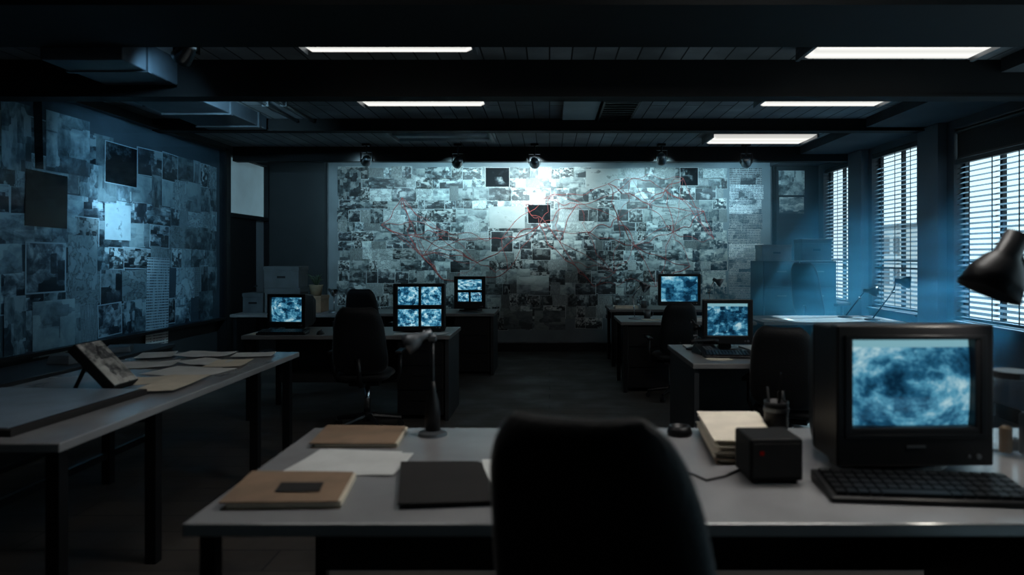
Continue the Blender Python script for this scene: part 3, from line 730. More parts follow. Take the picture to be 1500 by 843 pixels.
[c for c in ch.children if c.name.startswith('backrest')][0].rotation_euler = (R(17), R(-3), 0)   # its worn back leans a little
# ------------------------------------------------------------------ monitors
def monitor(label, loc, rz, w, h, depth, cells, stand, bez, name='crt_monitor', neck=None, mats=None, chin=0.0, flat=False):
    """front faces -Y; origin on the desk under the screen; cells = list of (x0,x1,z0,z1) openings as fractions of the front"""
    r = thing(name, label, 'monitor', loc, rz, 'glowing monitors')
    z0 = stand
    xs = sorted({0, 1} | {c[0] for c in cells} | {c[1] for c in cells}); zs = sorted({0, 1} | {c[2] for c in cells} | {c[3] for c in cells})
    fr = MB()
    for a, b in zip(xs, xs[1:]):
        for c, d_ in zip(zs, zs[1:]):
            mx_, mz = (a + b) / 2, (c + d_) / 2
            if any(q[0] < mx_ < q[1] and q[2] < mz < q[3] for q in cells): continue
            fr.box((a - .5) * w, (b - .5) * w, 0, .055, z0 + c * h, z0 + d_ * h)
    bmesh.ops.remove_doubles(fr.bm, verts=fr.bm.verts, dist=1e-5)
    # drop the coincident inner faces between neighbouring blocks
    seen = {}
    for f in list(fr.bm.faces):
        key = tuple(sorted(v.index for v in f.verts)) if False else tuple(sorted(tuple(round(x, 5) for x in v.co) for v in f.verts))
        seen.setdefault(key, []).append(f)
    dead = [f for fs in seen.values() if len(fs) > 1 for f in fs]
    if dead: bmesh.ops.delete(fr.bm, geom=dead, context='FACES')
    fr.build('bezel', M['black'], r, bevel=.006)
    hs = MB(); hw, d0, d1 = w / 2 - .006, .055, depth
    if flat: hs.box(-hw, hw, d0, d1, z0 + .006, z0 + h - .006)
    else:
        hs.hexa([(-hw, d0, z0 + .006), (hw, d0, z0 + .006), (hw, depth * .45, z0 + .006), (-hw, depth * .45, z0 + .006),
                 (-hw, d0, z0 + h - .006), (hw, d0, z0 + h - .006), (hw, depth * .45, z0 + h - .01), (-hw, depth * .45, z0 + h - .01)])
        hs.hexa([(-hw, depth * .45, z0 + .006), (hw, depth * .45, z0 + .006), (hw * .66, depth, z0 + .03), (-hw * .66, depth, z0 + .03),
                 (-hw, depth * .45, z0 + h - .01), (hw, depth * .45, z0 + h - .01), (hw * .66, depth, z0 + h * .76), (-hw * .66, depth, z0 + h * .76)])
    hs.build('housing', M['black'], r, bevel=.008)
    for k, q in enumerate(cells):
        xa, xb, za, zb = (q[0] - .5) * w, (q[1] - .5) * w, z0 + q[2] * h, z0 + q[3] * h
        s_ = MB(); nx, nz = 8, 6; g = {}
        for i in range(nx + 1):
            for j in range(nz + 1):
                u, v = 2 * i / nx - 1, 2 * j / nz - 1
                g[i, j] = s_.bm.verts.new((xa + (xb - xa) * i / nx, .020 + (0 if flat else .010 * (u * u + v * v)), za + (zb - za) * j / nz))
        for i in range(nx):
            for j in range(nz): s_.bm.faces.new((g[i, j], g[i + 1, j], g[i + 1, j + 1], g[i, j + 1]))
        ring = [g[i, 0] for i in range(nx + 1)] + [g[nx, j] for j in range(1, nz + 1)] + [g[i, nz] for i in range(nx - 1, -1, -1)] + [g[0, j] for j in range(nz - 1, 0, -1)]
        bk_ = [s_.bm.verts.new((v.co.x, .05, v.co.z)) for v in ring]
        for i in range(len(ring)): s_.bm.faces.new((ring[i], ring[(i + 1) % len(ring)], bk_[(i + 1) % len(ring)], bk_[i]))
        s_.bm.faces.new(bk_)
        s_.build('screen', mats[k], r, smooth=False)
    if neck == 'foot':
        MB().box(-.045, .045, .10, .16, .012, z0 + .02).build('neck', M['black'], r, bevel=.006)
        MB().lathe([(0, .018), (.10, .016), (.125, .006), (.125, 0), (0, 0)], Matrix.Translation((0, .13, 0)), 28).build('foot', M['black'], r)
    elif stand > 0:
        MB().lathe([(0, z0 + .012), (.10, z0 + .012), (.085, z0 * .45), (.155, .016), (.16, 0), (0, 0)], Matrix.Translation((0, depth * .42, 0)) @ Matrix.Diagonal((w / .42, 1, 1, 1)), 28).build('swivel_base', M['black'], r, smooth=False)
    MB().tube([(w * .40, 0, z0 + min(.035, h * .07)), (w * .40, -.006, z0 + min(.035, h * .07))], .008, 12).tube([(w * .34, 0, z0 + min(.035, h * .07)), (w * .34, -.004, z0 + min(.035, h * .07))], .005, 10).build('power_button', M['steel'], r)
    return r
sm = [screenmat('screen_image_%d' % k, 3.7 * k + 1.3, s=v) for k, v in enumerate((.62, .8, .8, .8, .8, .75, .75, .75, .62, .75, .6))]
# big foreground monitor
nm_ = screenmat('screen_blurred_view', 21.3, s=.62, bar=True, scale=2.6, blk=.06)
big = monitor('big black tube monitor with a glowing blue picture on the foreground desk', (1.132, 2.11, .74), R(1.5), .492, .437, .43,
              [(.105, .885, .275, .895)], .03, .05, mats=[nm_])
MB().box(-.222, -.204, -.004, 0, .10 + .03, .40 + .03).box(.204, .222, -.004, 0, .13, .43).box(-.222, .222, -.004, 0, .425, .437).box(-.222, .222, -.004, 0, .118, .130).build('inner_rim', M['blackmetal'], big, bevel=.003)
MB().box(-.03, .03, -.003, 0, .088, .096).build('badge', M['steel'], big)
monitor('grey-black tube monitor at the left end of the mid left desk', (-2.37, 6.14, .74), R(-6), .36, .30, .36, [(.075, .895, .17, .90)], .04, .03, mats=[screenmat('screen_mall_view', 8.1, s=.62, dark=.03)])
monitor('black monitor split into four blue pictures on the mid left desk', (-1.168, 6.10, .74), R(3), .46, .425, .40,
        [(.09, .49, .55, .93), (.54, .93, .55, .93), (.09, .49, .10, .46), (.54, .93, .10, .46)], .012, .03, mats=sm[1:5])
monitor('small black monitor showing one wide and two small pictures at the back left', (-.985, 8.42, .74), R(2), .385, .40, .36,
        [(.12, .88, .58, .90), (.12, .47, .22, .50), (.53, .88, .22, .50)], .035, .03, mats=sm[5:8])
m4 = monitor('wide flat monitor with a bright blue picture standing above a black chair', (1.415, 7.42, .74), R(0), .46, .345, .10, [(.065, .93, .13, .92)], .145, .02, name='flat_monitor', neck='foot', mats=[screenmat('screen_street_view', 4.4, s=.72, scale=1.6)], flat=True)
m5 = monitor('flat monitor with a black and white street picture on the mid right desk', (1.272, 4.86, .74), R(-2), .353, .318, .09, [(.09, .90, .19, .91)], .055, .02, name='flat_monitor', neck='foot', mats=[screenmat('screen_plaza_view', 12.9, s=.62, bar=True, dark=.03)], flat=True)

# keyboards and mice
def keyboard(label, x, y, rz, w=.46, d_=.16, Z=.74):
    r = thing('keyboard', label, 'keyboard', (x, y, Z), rz, 'computer keyboards')
    MB().hexa([(-w / 2, -d_ / 2, 0), (w / 2, -d_ / 2, 0), (w / 2, d_ / 2, 0), (-w / 2, d_ / 2, 0), (-w / 2, -d_ / 2, .016), (w / 2, -d_ / 2, .016), (w / 2, d_ / 2, .034), (-w / 2, d_ / 2, .034)]).build('case', M['black'], r, bevel=.004)
    kb = MB(); cols = 17; rows = 5; slope = math.atan2(.018, d_)
    for j in range(rows):
        for i in range(cols):
            if j == 0 and 4 <= i <= 9:
                if i != 4: continue
                wd = 6
            else: wd = 1
            u = w * .94 / cols; v = d_ * .86 / rows
            x0 = -w * .47 + i * u; y0 = -d_ * .43 + j * v; zt = .016 + (y0 + d_ / 2) / d_ * .018
            kb.hexa([(x0 + .001, y0 + .001, zt), (x0 + u * wd - .001, y0 + .001, zt), (x0 + u * wd - .001, y0 + v - .001, zt + .003), (x0 + .001, y0 + v - .001, zt + .003),
                     (x0 + .003, y0 + .003, zt + .010), (x0 + u * wd - .003, y0 + .003, zt + .010), (x0 + u * wd - .003, y0 + v - .003, zt + .012), (x0 + .003, y0 + v - .003, zt + .012)])
    kb.build('key_block', M['blackmetal'], r); return r
keyboard('black keyboard in front of the big foreground monitor', 1.065, 1.955, R(-5), .56, .20)
keyboard('black keyboard in front of the monitor at the left end of the mid left desk', -2.33, 5.965, R(2), .42, .13)
keyboard('black keyboard under the monitor on the mid right desk', 1.24, 4.60, R(-4), .40, .13)
def mouse(label, x, y, rz):
    r = thing('computer_mouse', label, 'mouse', (x, y, .74), rz)
    b = MB(); bmesh.ops.create_uvsphere(b.bm, u_segments=16, v_segments=10, radius=1)
    for v in b.bm.verts: v.co = Vector((v.co.x * .032, v.co.y * .055, max(0, v.co.z) * .036))
    b.build('shell', M['black'], r, smooth=True); MB().tube([(-.004, .022, .032), (.004, .022, .032)], .008, 10).build('wheel', M['steel'], r)
mouse('black mouse beside the keyboard on the mid left desk', -2.0, 5.96, 0)
mouse('black mouse right of the keyboard on the mid right desk', 1.50, 4.66, 0)

# ------------------------------------------------------------------ foreground desk objects
def flat_sheets(name, label, cat, corners, Z, mat, thick=.0015, curl=.0, n=1, group=None):
    """a sheet given by four desk-plane corners, with slightly wavy surface"""
    b = MB(); g = {}; nn = 10
    A, B, C, D = [Vector(c[:2]) for c in corners]
    ctr = (A + B + C + D) / 4
    for i in range(nn + 1):
        for j in range(nn + 1):
            u, v = i / nn, j / nn
            p = (A.lerp(B, u)).lerp(D.lerp(C, u), v)
            e = max(abs(2 * u - 1), abs(2 * v - 1))
            zz = curl * (max(0, (abs(2 * u - 1) * abs(2 * v - 1)) - .2)) + curl * .3 * (1 + math.sin(9 * u + 5 * v)) * e
            g[i, j] = b.bm.verts.new((p.x - ctr.x, p.y - ctr.y, zz + thick))
            g[i, j, 0] = b.bm.verts.new((p.x - ctr.x, p.y - ctr.y, zz if (zz > 0 and thick < .004) else 0.0))
    for i in range(nn):
        for j in range(nn):
            b.bm.faces.new((g[i, j], g[i + 1, j], g[i + 1, j + 1], g[i, j + 1]))
            b.bm.faces.new((g[i, j + 1, 0], g[i + 1, j + 1, 0], g[i + 1, j, 0], g[i, j, 0]))
    for i in range(nn):
        for (p, q) in (((i, 0), (i + 1, 0)), ((i + 1, nn), (i, nn)), ((0, i + 1), (0, i)), ((nn, i), (nn, i + 1))):
            b.bm.faces.new((g[p[0], p[1], 0], g[q[0], q[1], 0], g[q[0], q[1]], g[p[0], p[1]]))
    o = b.build(name, mat, smooth=False, loc=(ctr.x, ctr.y, Z))
    return tag(o, label, cat, group)
def folder(label, corners, Z, mat, leafmat, thick=.02):
    A, B, C, D = [Vector(c[:2]) for c in corners]; ctr = (A + B + C + D) / 4
    r = thing('file_folder', label, 'folder', (ctr.x, ctr.y, Z), 0)
    L4 = [A - ctr, B - ctr, C - ctr, D - ctr]
    def slab(s, z0, z1, off=(0, 0), wv=0.0):
        b = MB(); n_ = 8; g = {}
        for i in range(n_ + 1):
            for j in range(n_ + 1):
                p = L4[0].lerp(L4[1], i / n_).lerp(L4[3].lerp(L4[2], i / n_), j / n_) * s + Vector(off)
                dz = wv * math.sin(5 * i / n_ + 1) * math.sin(3.2 * j / n_ + .5)
                for q, z in ((0, z0), (1, z1)): g[i, j, q] = b.bm.verts.new((p.x, p.y, z + (dz if q else 0)))
        for i in range(n_):
            for j in range(n_):
                b.bm.faces.new((g[i, j, 1], g[i + 1, j, 1], g[i + 1, j + 1, 1], g[i, j + 1, 1])); b.bm.faces.new((g[i, j + 1, 0], g[i + 1, j + 1, 0], g[i + 1, j, 0], g[i, j, 0]))
            for (p, q) in (((i, 0), (i + 1, 0)), ((i + 1, n_), (i, n_)), ((0, i + 1), (0, i)), ((n_, i), (n_, i + 1))):
                b.bm.faces.new((g[p[0], p[1], 0], g[q[0], q[1], 0], g[q[0], q[1], 1], g[p[0], p[1], 1]))
        return b
    slab(1.0, 0, .0022).build('back_cover', mat, r)
    slab(.97, .0024, thick - .0035, (.008, .002)).build('paper_sheaf', leafmat, r)
    slab(1.0, thick - .0032, thick, (-.004, -.002), .0012).build('front_cover', mat, r)
    return r
fa = folder('brown folder at the front left corner of the foreground desk', [desk(323, 748), desk(497, 746), desk(520, 702), desk(372, 700)], .74, M['kraft'], M['paperwarm'], .022)
# dark oval mark on the front folder
st = tag(flat_sheets('black_clip', 'dark smudged print lying on the front brown folder', 'paper', [desk(402, 722, .763), desk(468, 721, .763), desk(474, 708, .763), desk(412, 708, .763)], .7642, M['blackcard'], .001, .0), 'dark smudged print lying on the front brown folder', 'paper')
st.name = 'photo_print'
folder('brown folder lying at the back left of the foreground desk beside the lamp base', [desk(455, 657), desk(580, 657), desk(596, 631), desk(482, 629)], .74, M['kraft'], M['paperwarm'], .018)
flat_sheets('loose_paper', 'white loose sheet between the two brown folders', 'paper', [desk(408, 697), desk(575, 699), desk(606, 667), desk(470, 660)], .7405, M['paper'], .0012, .004)
flat_sheets('loose_paper', 'second white sheet slightly turned under the first one between the folders', 'paper', [desk(430, 690), desk(560, 690), desk(590, 662), desk(480, 658)], .7402, M['paper'], .0003, 0)
folder('black closed folder left of the foreground chair', [desk(585, 747), desk(728, 742), desk(703, 683), desk(589, 683)], .74, M['blackcard'], M['blackcard'], .016)
flat_sheets('loose_paper', 'white sheet peeking out between the black folder and the chair', 'paper', [desk(716, 720), desk(790, 720), desk(770, 672), desk(706, 674)], .7402, M['paper'], .0008, 0)
# stack of cream files
fx = [desk(1050, 681), desk(1138, 682), desk(1112, 633), desk(1024, 632)]
ZS = .74
for k, lab in enumerate(('bottom brown edged file of the cream stack beside the black clock', 'second file from the bottom of the cream stack beside the black clock', 'third file of the cream stack, under the top one', 'top cream file of the stack beside the black clock')):
    off = ((0, 0), (-.008, .004), (.004, .0), (-.004, .006))[k]
    folder(lab, [(c[0] + off[0], c[1] + off[1]) for c in fx], ZS, M['kraft'] if k == 0 else M['kraftlight'], M['paperwarm'], .019); ZS += .0195
# black digital clock
ck = thing('digital_clock', 'black box shaped clock with a faint red light on the foreground desk', 'clock', (.675, 2.11, .74), R(2))
MB().box(-.081, .081, -.075, .075, .008, .135).build('case', M['matteblack'], ck, bevel=.008)
MB().box(-.071, .071, -.079, -.075, .022, .122).build('front_panel', M['blackcard'], ck)
MB().box(-.052, -.040, -.081, -.079, .088, .100).build('red_light', M['led'], ck)
for sx in (-1, 1):
    for sy in (-1, 1): MB().tube([(sx * .06, sy * .055, 0), (sx * .06, sy * .055, .008)], .010, 10).build('foot', M['black'], ck)
# pen pot with tools
pp = thing('pen_pot', 'dark pot with thin pens standing behind the black clock', 'pot', (.83, 2.50, .74))
MB().lathe([(0, 0), (.04, 0), (.043, .13), (.044, .15), (.040, .15), (.037, .02), (0, .02)], seg=20).build('pot_body', M['black'], pp, smooth=True)
MB().lathe([(.0425, .115), (.0455, .115), (.0455, .128), (.0425, .128)], seg=20).build('rim_band', M['steel'], pp)
for (a, b, h_, m_) in ((.015, .01, .25, 'black'), (-.02, .005, .20, 'steel'), (.0, -.018, .19, 'black')):
    p = tag(MB().tube([(.83 + a * .6, 2.50 + b * .6, .765), (.83 + a * 1.5, 2.50 + b * 1.5, .74 + h_)], .0042, 8).build('pen', M[m_]), {.25: 'tallest thin black pen in the dark pot', .20: 'grey pen leaning left in the dark pot', .19: 'short black pen at the front of the dark pot'}[h_], 'pen')
# small round dish by the desk leg
ds = tag(MB().lathe([(0, 0), (.045, 0), (.048, .012), (.040, .035), (.032, .036), (.028, .014), (0, .012)], Matrix.Translation((.495, 2.60, .74)), 24).build('ashtray', M['black'], smooth=True), 'small round black dish near the right shoulder of the foreground chair', 'dish')
# thin cable lying across the desk
cb = [desk(1000, 690), desk(1035, 706), desk(1062, 700), desk(1085, 690), desk(1110, 686)]
tag(MB().tube([(p[0], p[1], .7435) for p in cb], .0035, 8).build('cable', M['black'], smooth=True), 'thin black cable curling on the desk toward the clock', 'cable')

# desk lamps
def arm_lamp(label, loc, rz, pts, shade_dir, shade_r=.07, base_r=.075, shade_len=.12, mat='blackmetal', arm='blackmetal', r_arm=.007, bottle=False, power=0, col=(1, .93, .82)):
    r = thing('desk_lamp', label, 'lamp', loc, rz, 'desk lamps')
    if base_r:
        MB().lathe([(0, .022), (base_r * .35, .022), (base_r * .95, .012), (base_r, 0), (0, 0)], Matrix.Translation((pts[0][0], pts[0][1], 0)), 28).build('base', M[mat], r, smooth=False)
    if bottle:
        MB().lathe([(0, .0), (.029, .0), (.030, .07), (.025, .11), (.014, .15), (.010, .19), (0, .19)], Matrix.Translation((pts[0][0], pts[0][1], .015)), 20).build('post_sleeve', M['black'], r, smooth=True)
    names = ('lower_arm', 'upper_arm', 'neck', 'head_arm')
    for k, (a, b) in enumerate(zip(pts, pts[1:])):
        MB().tube([a, b], r_arm, 8).build(names[min(k, 3)], M[arm], r, smooth=True)
    for p in pts[1:]:
        q = Vector(p); MB().tube([q - Vector((.014, 0, 0)), q + Vector((.014, 0, 0))], r_arm * 1.9, 12).build('joint', M['steel'], r)
    d_ = Vector(shade_dir).normalized(); e = Vector(pts[-1])
    mt = Matrix.Translation(e) @ d_.to_track_quat('Z', 'Y').to_matrix().to_4x4()
    sr, sl = shade_r, shade_len
    MB().lathe([(0, -.02), (sr * .36, -.018), (sr * .42, sl * .30), (sr * .62, sl * .42), (sr * .86, sl * .66), (sr, sl), (sr * .97, sl), (sr * .83, sl * .68), (sr * .58, sl * .46), (sr * .36, sl * .34), (0, sl * .30)], mt, 28).build('shade', M[mat], r, smooth=True)
    if power is not None:
        b = MB(); bmesh.ops.create_uvsphere(b.bm, u_segments=14, v_segments=8, radius=sr * .26, matrix=mt @ Matrix.Translation((0, 0, sl * .60)))
        b.build('bulb', M['bulb'] if power else M['dim_tube'], r, smooth=True)
    if power:
        la = bpy.data.lights.new('lamp_light', 'SPOT'); la.energy = power; la.spot_size = R(125); la.spot_blend = .6; la.shadow_soft_size = .03; la.color = col
        lo = bpy.data.objects.new('lamp_light', la); COL.objects.link(lo); lo.parent = r
        lo.location = e + d_ * sl * .92; lo.rotation_euler = d_.to_track_quat('-Z', 'Y').to_euler()
    return r
# big black lamp at the right edge, lit, bent over the monitor
lx, ly = 1.60, 2.00
arm_lamp('large black anglepoise lamp leaning in at the right edge over the monitor', (lx, ly, .74), 0,
         [(.10, .10, .02), (-.115, .05, .43), (-.236, .0, .732)], (-.42, .04, -.88), shade_r=.088, base_r=.09, shade_len=.175, mat='black', r_arm=.010, power=5)
# lamp at the back of the foreground desk
bx = desk(632, 640)
arm_lamp('black lamp with thin stem standing on the back left of the foreground desk', (bx[0], 2.60, .74), 0,
         [(0, 0, .015), (0.0, 0, .37), (-.02, -.0, .385)], (-.8, -.1, -.42), shade_r=.04, base_r=.055, shade_len=.09, mat='steel', r_arm=.0075, bottle=True, power=0)
# lamps farther back
arm_lamp('thin dark lamp on the left corner of the mid right desk', (1.05, 4.98, .74), 0, [(0, 0, .01), (.015, 0, .10), (-.005, 0, .20)], (.3, -.2, -.5), .03, .055, .06, arm='steel', power=0, r_arm=.005)
arm_lamp('small jointed lamp at the left end of the right back desk', (.93, 7.45, .74), 0, [(0, 0, .01), (-.02, 0, .24), (.07, 0, .38)], (.5, -.3, -.5), .05, .07, .09, mat='steel', arm='chrome', power=0, r_arm=.006)
arm_lamp('small jointed lamp right of the wide blue monitor at the back', (1.82, 7.62, .74), 0, [(0, 0, .01), (-.04, 0, .28), (.02, 0, .42)], (.6, -.2, -.3), .05, .07, .09, mat='steel', arm='chrome', power=0, r_arm=.006)
arm_lamp('dark jointed lamp silhouetted against the middle window', (3.45, 7.30, .74), 0, [(0, 0, .01), (.22, 0, .30), (.25, -.02, .42)], (.9, -.35, -.12), .07, .08, .13, power=0)
arm_lamp('dark jointed lamp between the middle window and the wide blind', (3.30, 7.62, .74), 0, [(0, 0, .01), (.15, -.02, .22), (.2, -.05, .30)], (.9, -.6, -.05), .06, .08, .13, power=0)
arm_lamp('chrome jointed lamp left of the monitor on the mid left desk', (-2.58, 6.42, .74), 0, [(0, 0, .01), (-.06, 0, .17), (.04, 0, .28)], (-.6, -.2, -.5), .04, .05, .08, mat='steel', arm='chrome', power=0, r_arm=.005)
arm_lamp('small lamp with chrome glints in the back left corner, right of the pale boxes', (-2.62, 8.3, .74), 0, [(0, 0, .01), (.0, 0, .20), (-.05, 0, .27)], (.7, -.4, -.3), .05, .07, .09, mat='steel', arm='chrome', power=0, r_arm=.006)

# glass jar and bits behind the big monitor
jr = thing('glass_jar', 'clear glass jar at the right edge behind the big monitor', 'jar', (1.60, 2.36, .74))
MB().lathe([(0, 0), (.075, 0), (.085, .02), (.085, .20), (.06, .235), (.06, .26), (.056, .26), (.056, .235), (.08, .20), (.08, .022), (.07, .006), (0, .006)], seg=28).build('jar_body', M['glass'], jr, smooth=True)
MB().lathe([(0, .262), (.064, .262), (.064, .285), (0, .285)], seg=24).build('lid', M['steel'], jr)
for k, (a, b, z_, m_) in enumerate(((.02, .02, .008, 'steel'), (-.03, -.01, .008, 'kraft'), (.025, -.03, .008, 'steel'))):
    tag(MB().lathe([(0, 0), (.02, 0), (.02, .03 + .05 * k), (.012, .04 + .05 * k), (0, .04 + .05 * k)], Matrix.Translation((1.60 + a, 2.36 + b, .74 + z_)), 14).build('film_canister', M[m_]),
        ('shortest grey canister inside the glass jar', 'brown canister inside the glass jar', 'tallest grey canister inside the glass jar')[k], 'canister')
tag(MB().lathe([(0, 0), (.03, 0), (.035, .012), (.03, .022), (0, .024)], Matrix.Translation((1.55, 2.16, .74)), 18).build('wooden_cap', M['kraft']), 'small round brown cap right of the big monitor', 'cap')

# ------------------------------------------------------------------ left table objects
pf = thing('portfolio', 'large flat dark portfolio with a bluish sheet at the near end of the left table', 'portfolio', (-2.36, 2.98, .74), R(-3))
MB().box(-.40, .36, -.40, .40, 0, .028).build('cover', M['blackcard'], pf, bevel=.004)
MB().box(-.37, .33, -.38, .38, .0285, .031).build('sheet', M['portfolio'], pf)
# propped thick frame
pr = thing('photo_box', 'thick dark framed print propped at a slant on the left table', 'framed print', (-2.29, 3.48, .74), R(0))
q = Matrix.Translation((0, 0, .04)) @ Matrix.Rotation(R(38), 4, 'X')
MB().box(-.145, .145, -.10, .10, .0, .05, Matrix.Translation((0, 0, .105)) @ Matrix.Rotation(R(46), 4, 'Y')).build('frame', M['black'], pr, bevel=.004)
pfm = Matrix.Translation((0, 0, .105)) @ Matrix.Rotation(R(46), 4, 'Y')
MB().box(-.139, .139, -.094, .094, .0505, .0525, pfm).build('print', sheet('propped_print', [(.30, (.02, .02, .022)), (.42, (.12, .12, .12)), (.52, (.34, .33, .31)), (.7, (.60, .58, .54))], 14.0, 11.0, spec=.2), pr)
MB().tube([(-.06, 0, .145), (-.13, 0, .004)], .010, 8).build('prop_leg', M['black'], pr)
# loose papers on the left table
LT = [('crumpled pale sheet at the foot of the propped print', -2.22, 3.72, .30, .24, 20, 'paperwarm'), ('dull grey sheet along the middle of the left table', -2.12, 4.02, .42, .30, -12, 'paper'),
      ('bluish white sheet behind the propped print on the left table', -2.52, 4.25, .34, .26, 14, 'paper'), ('curled white sheet in the middle of the far table half', -2.20, 4.36, .30, .22, -28, 'paper'),
      ('flat cream sheet near the table edge, far half', -2.02, 4.30, .22, .30, 8, 'paperwarm'), ('small white sheet at the far end of the left table by the edge', -2.02, 4.66, .26, .20, 12, 'paper'),
      ('wide white sheet at the far end of the left table', -2.36, 4.66, .36, .24, -8, 'paper'), ('grey sheet at the far back corner of the left table', -2.66, 4.62, .22, .28, 20, 'paper'),
      ('long dark edged sheet lying along the front edge of the table', -1.98, 3.60, .20, .46, 4, 'paperwarm')]
for k, (lab, x, y, w_, h_, a, mt) in enumerate(LT):
    rot = Matrix.Rotation(R(a), 2); c_ = [Vector((x, y)) + rot @ Vector(v) for v in ((-w_ / 2, -h_ / 2), (w_ / 2, -h_ / 2), (w_ / 2, h_ / 2), (-w_ / 2, h_ / 2))]
    flat_sheets('loose_paper', lab, 'paper', c_, .7402 + .0018 * k, M[mt], .0012, .006 if k in (0, 2, 3, 6) else .002)
# bits on the low cabinet
for lab, y, w_, h_, m_ in (('pale crumpled wad on the low cabinet behind the propped print', 5.55, .18, .05, 'paper'), ('small grey box on the low cabinet near the left edge', 5.25, .16, .07, 'cardboard'), ('dark flat box on the low cabinet', 5.9, .24, .05, 'steel')):
    o = MB().hexa([(-w_ / 2, -.1, 0), (w_ / 2, -.1, 0), (w_ / 2, .1, 0), (-w_ / 2, .1, 0), (-w_ / 2 + .01, -.085, h_), (w_ / 2 - .02, -.09, h_ * .9), (w_ / 2 - .01, .09, h_), (-w_ / 2, .09, h_ * .85)]).build('small_box', M[m_], bevel=.006, loc=(-3.72, y, .6), rot=(0, 0, R(y * 50)))
    tag(o, lab, 'box')

# ------------------------------------------------------------------ clutter on the other desks
def sheet_on(lab, x, y, w_, h_, a, mt='paper', Z=.74, thick=.0015):
    rot = Matrix.Rotation(R(a), 2); c_ = [Vector((x, y)) + rot @ Vector(v) for v in ((-w_ / 2, -h_ / 2), (w_ / 2, -h_ / 2), (w_ / 2, h_ / 2), (-w_ / 2, h_ / 2))]
    return flat_sheets('loose_paper' if thick < .01 else 'paper_stack', lab, 'paper', c_, Z + .0003, M[mt], thick, .003 if thick < .01 else 0)
sheet_on('white sheet in front of the four-picture monitor', -1.22, 5.98, .28, .16, 8)
sheet_on('blue-lit sheet beside another before the four-picture monitor', -.98, 5.99, .14, .18, -14)
sheet_on('cream sheet in the middle of the mid left desk', -1.72, 6.08, .24, .18, 20, 'paperwarm')
sheet_on('sheet at the left front edge of the mid left desk', -2.55, 5.98, .14, .16, 6, 'paperwarm')
sheet_on('bright white sheet behind the lamp base on the mid right desk', 1.12, 5.08, .22, .20, 0, 'paper', thick=.012)
sheet_on('bright white sheet right of the monitor on the mid right desk', 1.56, 5.02, .26, .24, 6, 'paper', thick=.010)
sheet_on('dull sheet at the front edge of the mid right desk', 1.12, 4.50, .16, .10, 10, 'paperwarm')
sheet_on('white papers right of the chair on the mid right desk', 2.12, 4.58, .26, .20, -5, 'paper', thick=.02)
sheet_on('bright paper stack right of the chair under the wide blue monitor', 1.62, 7.25, .26, .2, 3, 'paper', thick=.02)
sheet_on('small bright paper pile beside the far lamp on the right back desk', 1.90, 7.22, .22, .18, -6, 'paper', thick=.03)
sheet_on('paper on the left end of the right back desk', 1.1, 7.3, .2, .16, 12, 'kraftlight')
sheet_on('paper pile on the farthest right desk', 1.0, 9.0, .3, .2, 4, 'kraftlight', thick=.03)
sheet_on('paper on the window-side desk', 2.45, 7.32, .3, .22, 0, 'paper')
def mug(lab, x, y, m_='black', Z=.74):
    r = thing('mug', lab, 'mug', (x, y, Z))
    MB().lathe([(0, 0), (.036, 0), (.04, .09), (.036, .09), (.033, .008), (0, .008)], seg=20).build('mug_body', M[m_], r, smooth=True)
    MB().tube([(.038, 0, .075), (.062, 0, .07), (.066, 0, .045), (.055, 0, .022), (.037, 0, .02)], .005, 8).build('handle', M[m_], r, smooth=True)
mug('dark mug between keyboard and chair on the mid left desk', -1.93, 6.2)
mug('dark mug behind the mouse on the mid right desk', 1.66, 4.80)
mug('pale mug at the left end of the farthest right desk', 1.25, 9.05, 'cardboard')
mug('dark mug on the right back desk left of the chair', 1.08, 7.55, 'steel')
# phone
ph = thing('telephone', 'black telephone at the left of the keyboard on the mid right desk', 'telephone', (1.10, 4.78, .74), R(10))
MB().hexa([(-.08, -.09, 0), (.08, -.09, 0), (.08, .09, 0), (-.08, .09, 0), (-.08, -.09, .025), (.08, -.09, .025), (.07, .07, .06), (-.07, .07, .06)]).build('body', M['black'], ph, bevel=.006)
MB().tube([(-.10, .04, .075), (-.07, .045, .085), (.07, .045, .085), (.10, .04, .075)], [.02, .013, .013, .02], 10).build('handset', M['black'], ph, smooth=True)
kp = MB()
for i in range(3):
    for j in range(4): kp.box(-.03 + i * .022, -.014 + i * .022, -.07 + j * .022, -.054 + j * .022, .028 + j * .005, .036 + j * .005)
kp.build('keypad', M['steel'], ph)

# pale boxes in the back left corner
def file_box(lab, x, y, z, w_, d_, h_, m_='cardboard', rz=0, group='pale file boxes'):
    r = thing('file_box', lab, 'box', (x, y, z), rz, group)
    MB().box(-w_ / 2, w_ / 2, -d_ / 2, d_ / 2, 0, h_ * .80).build('box_body', M[m_], r, bevel=.003)
    MB().box(-w_ / 2 - .006, w_ / 2 + .006, -d_ / 2 - .006, d_ / 2 + .006, h_ * .801, h_).build('lid', M[m_], r, bevel=.003)
    MB().box(-.05, .05, -d_ / 2 - .002, -d_ / 2 + .0, h_ * .45, h_ * .55).build('hand_slot', M['black'], r)
    return r
file_box('lower pale file box on the back left corner desk', -3.22, 8.38, .74, .42, .32, .30)
file_box('pale file box on top of another in the back left corner', -3.24, 8.40, 1.0405, .42, .32, .26)
file_box('pale file box left of the lower stack in the back left corner, darker', -3.57, 8.36, .74, .24, .30, .24, 'steel')
file_box('small box on the right end of the back left corner desk', -2.88, 8.42, .74, .22, .3, .20, 'kraft')
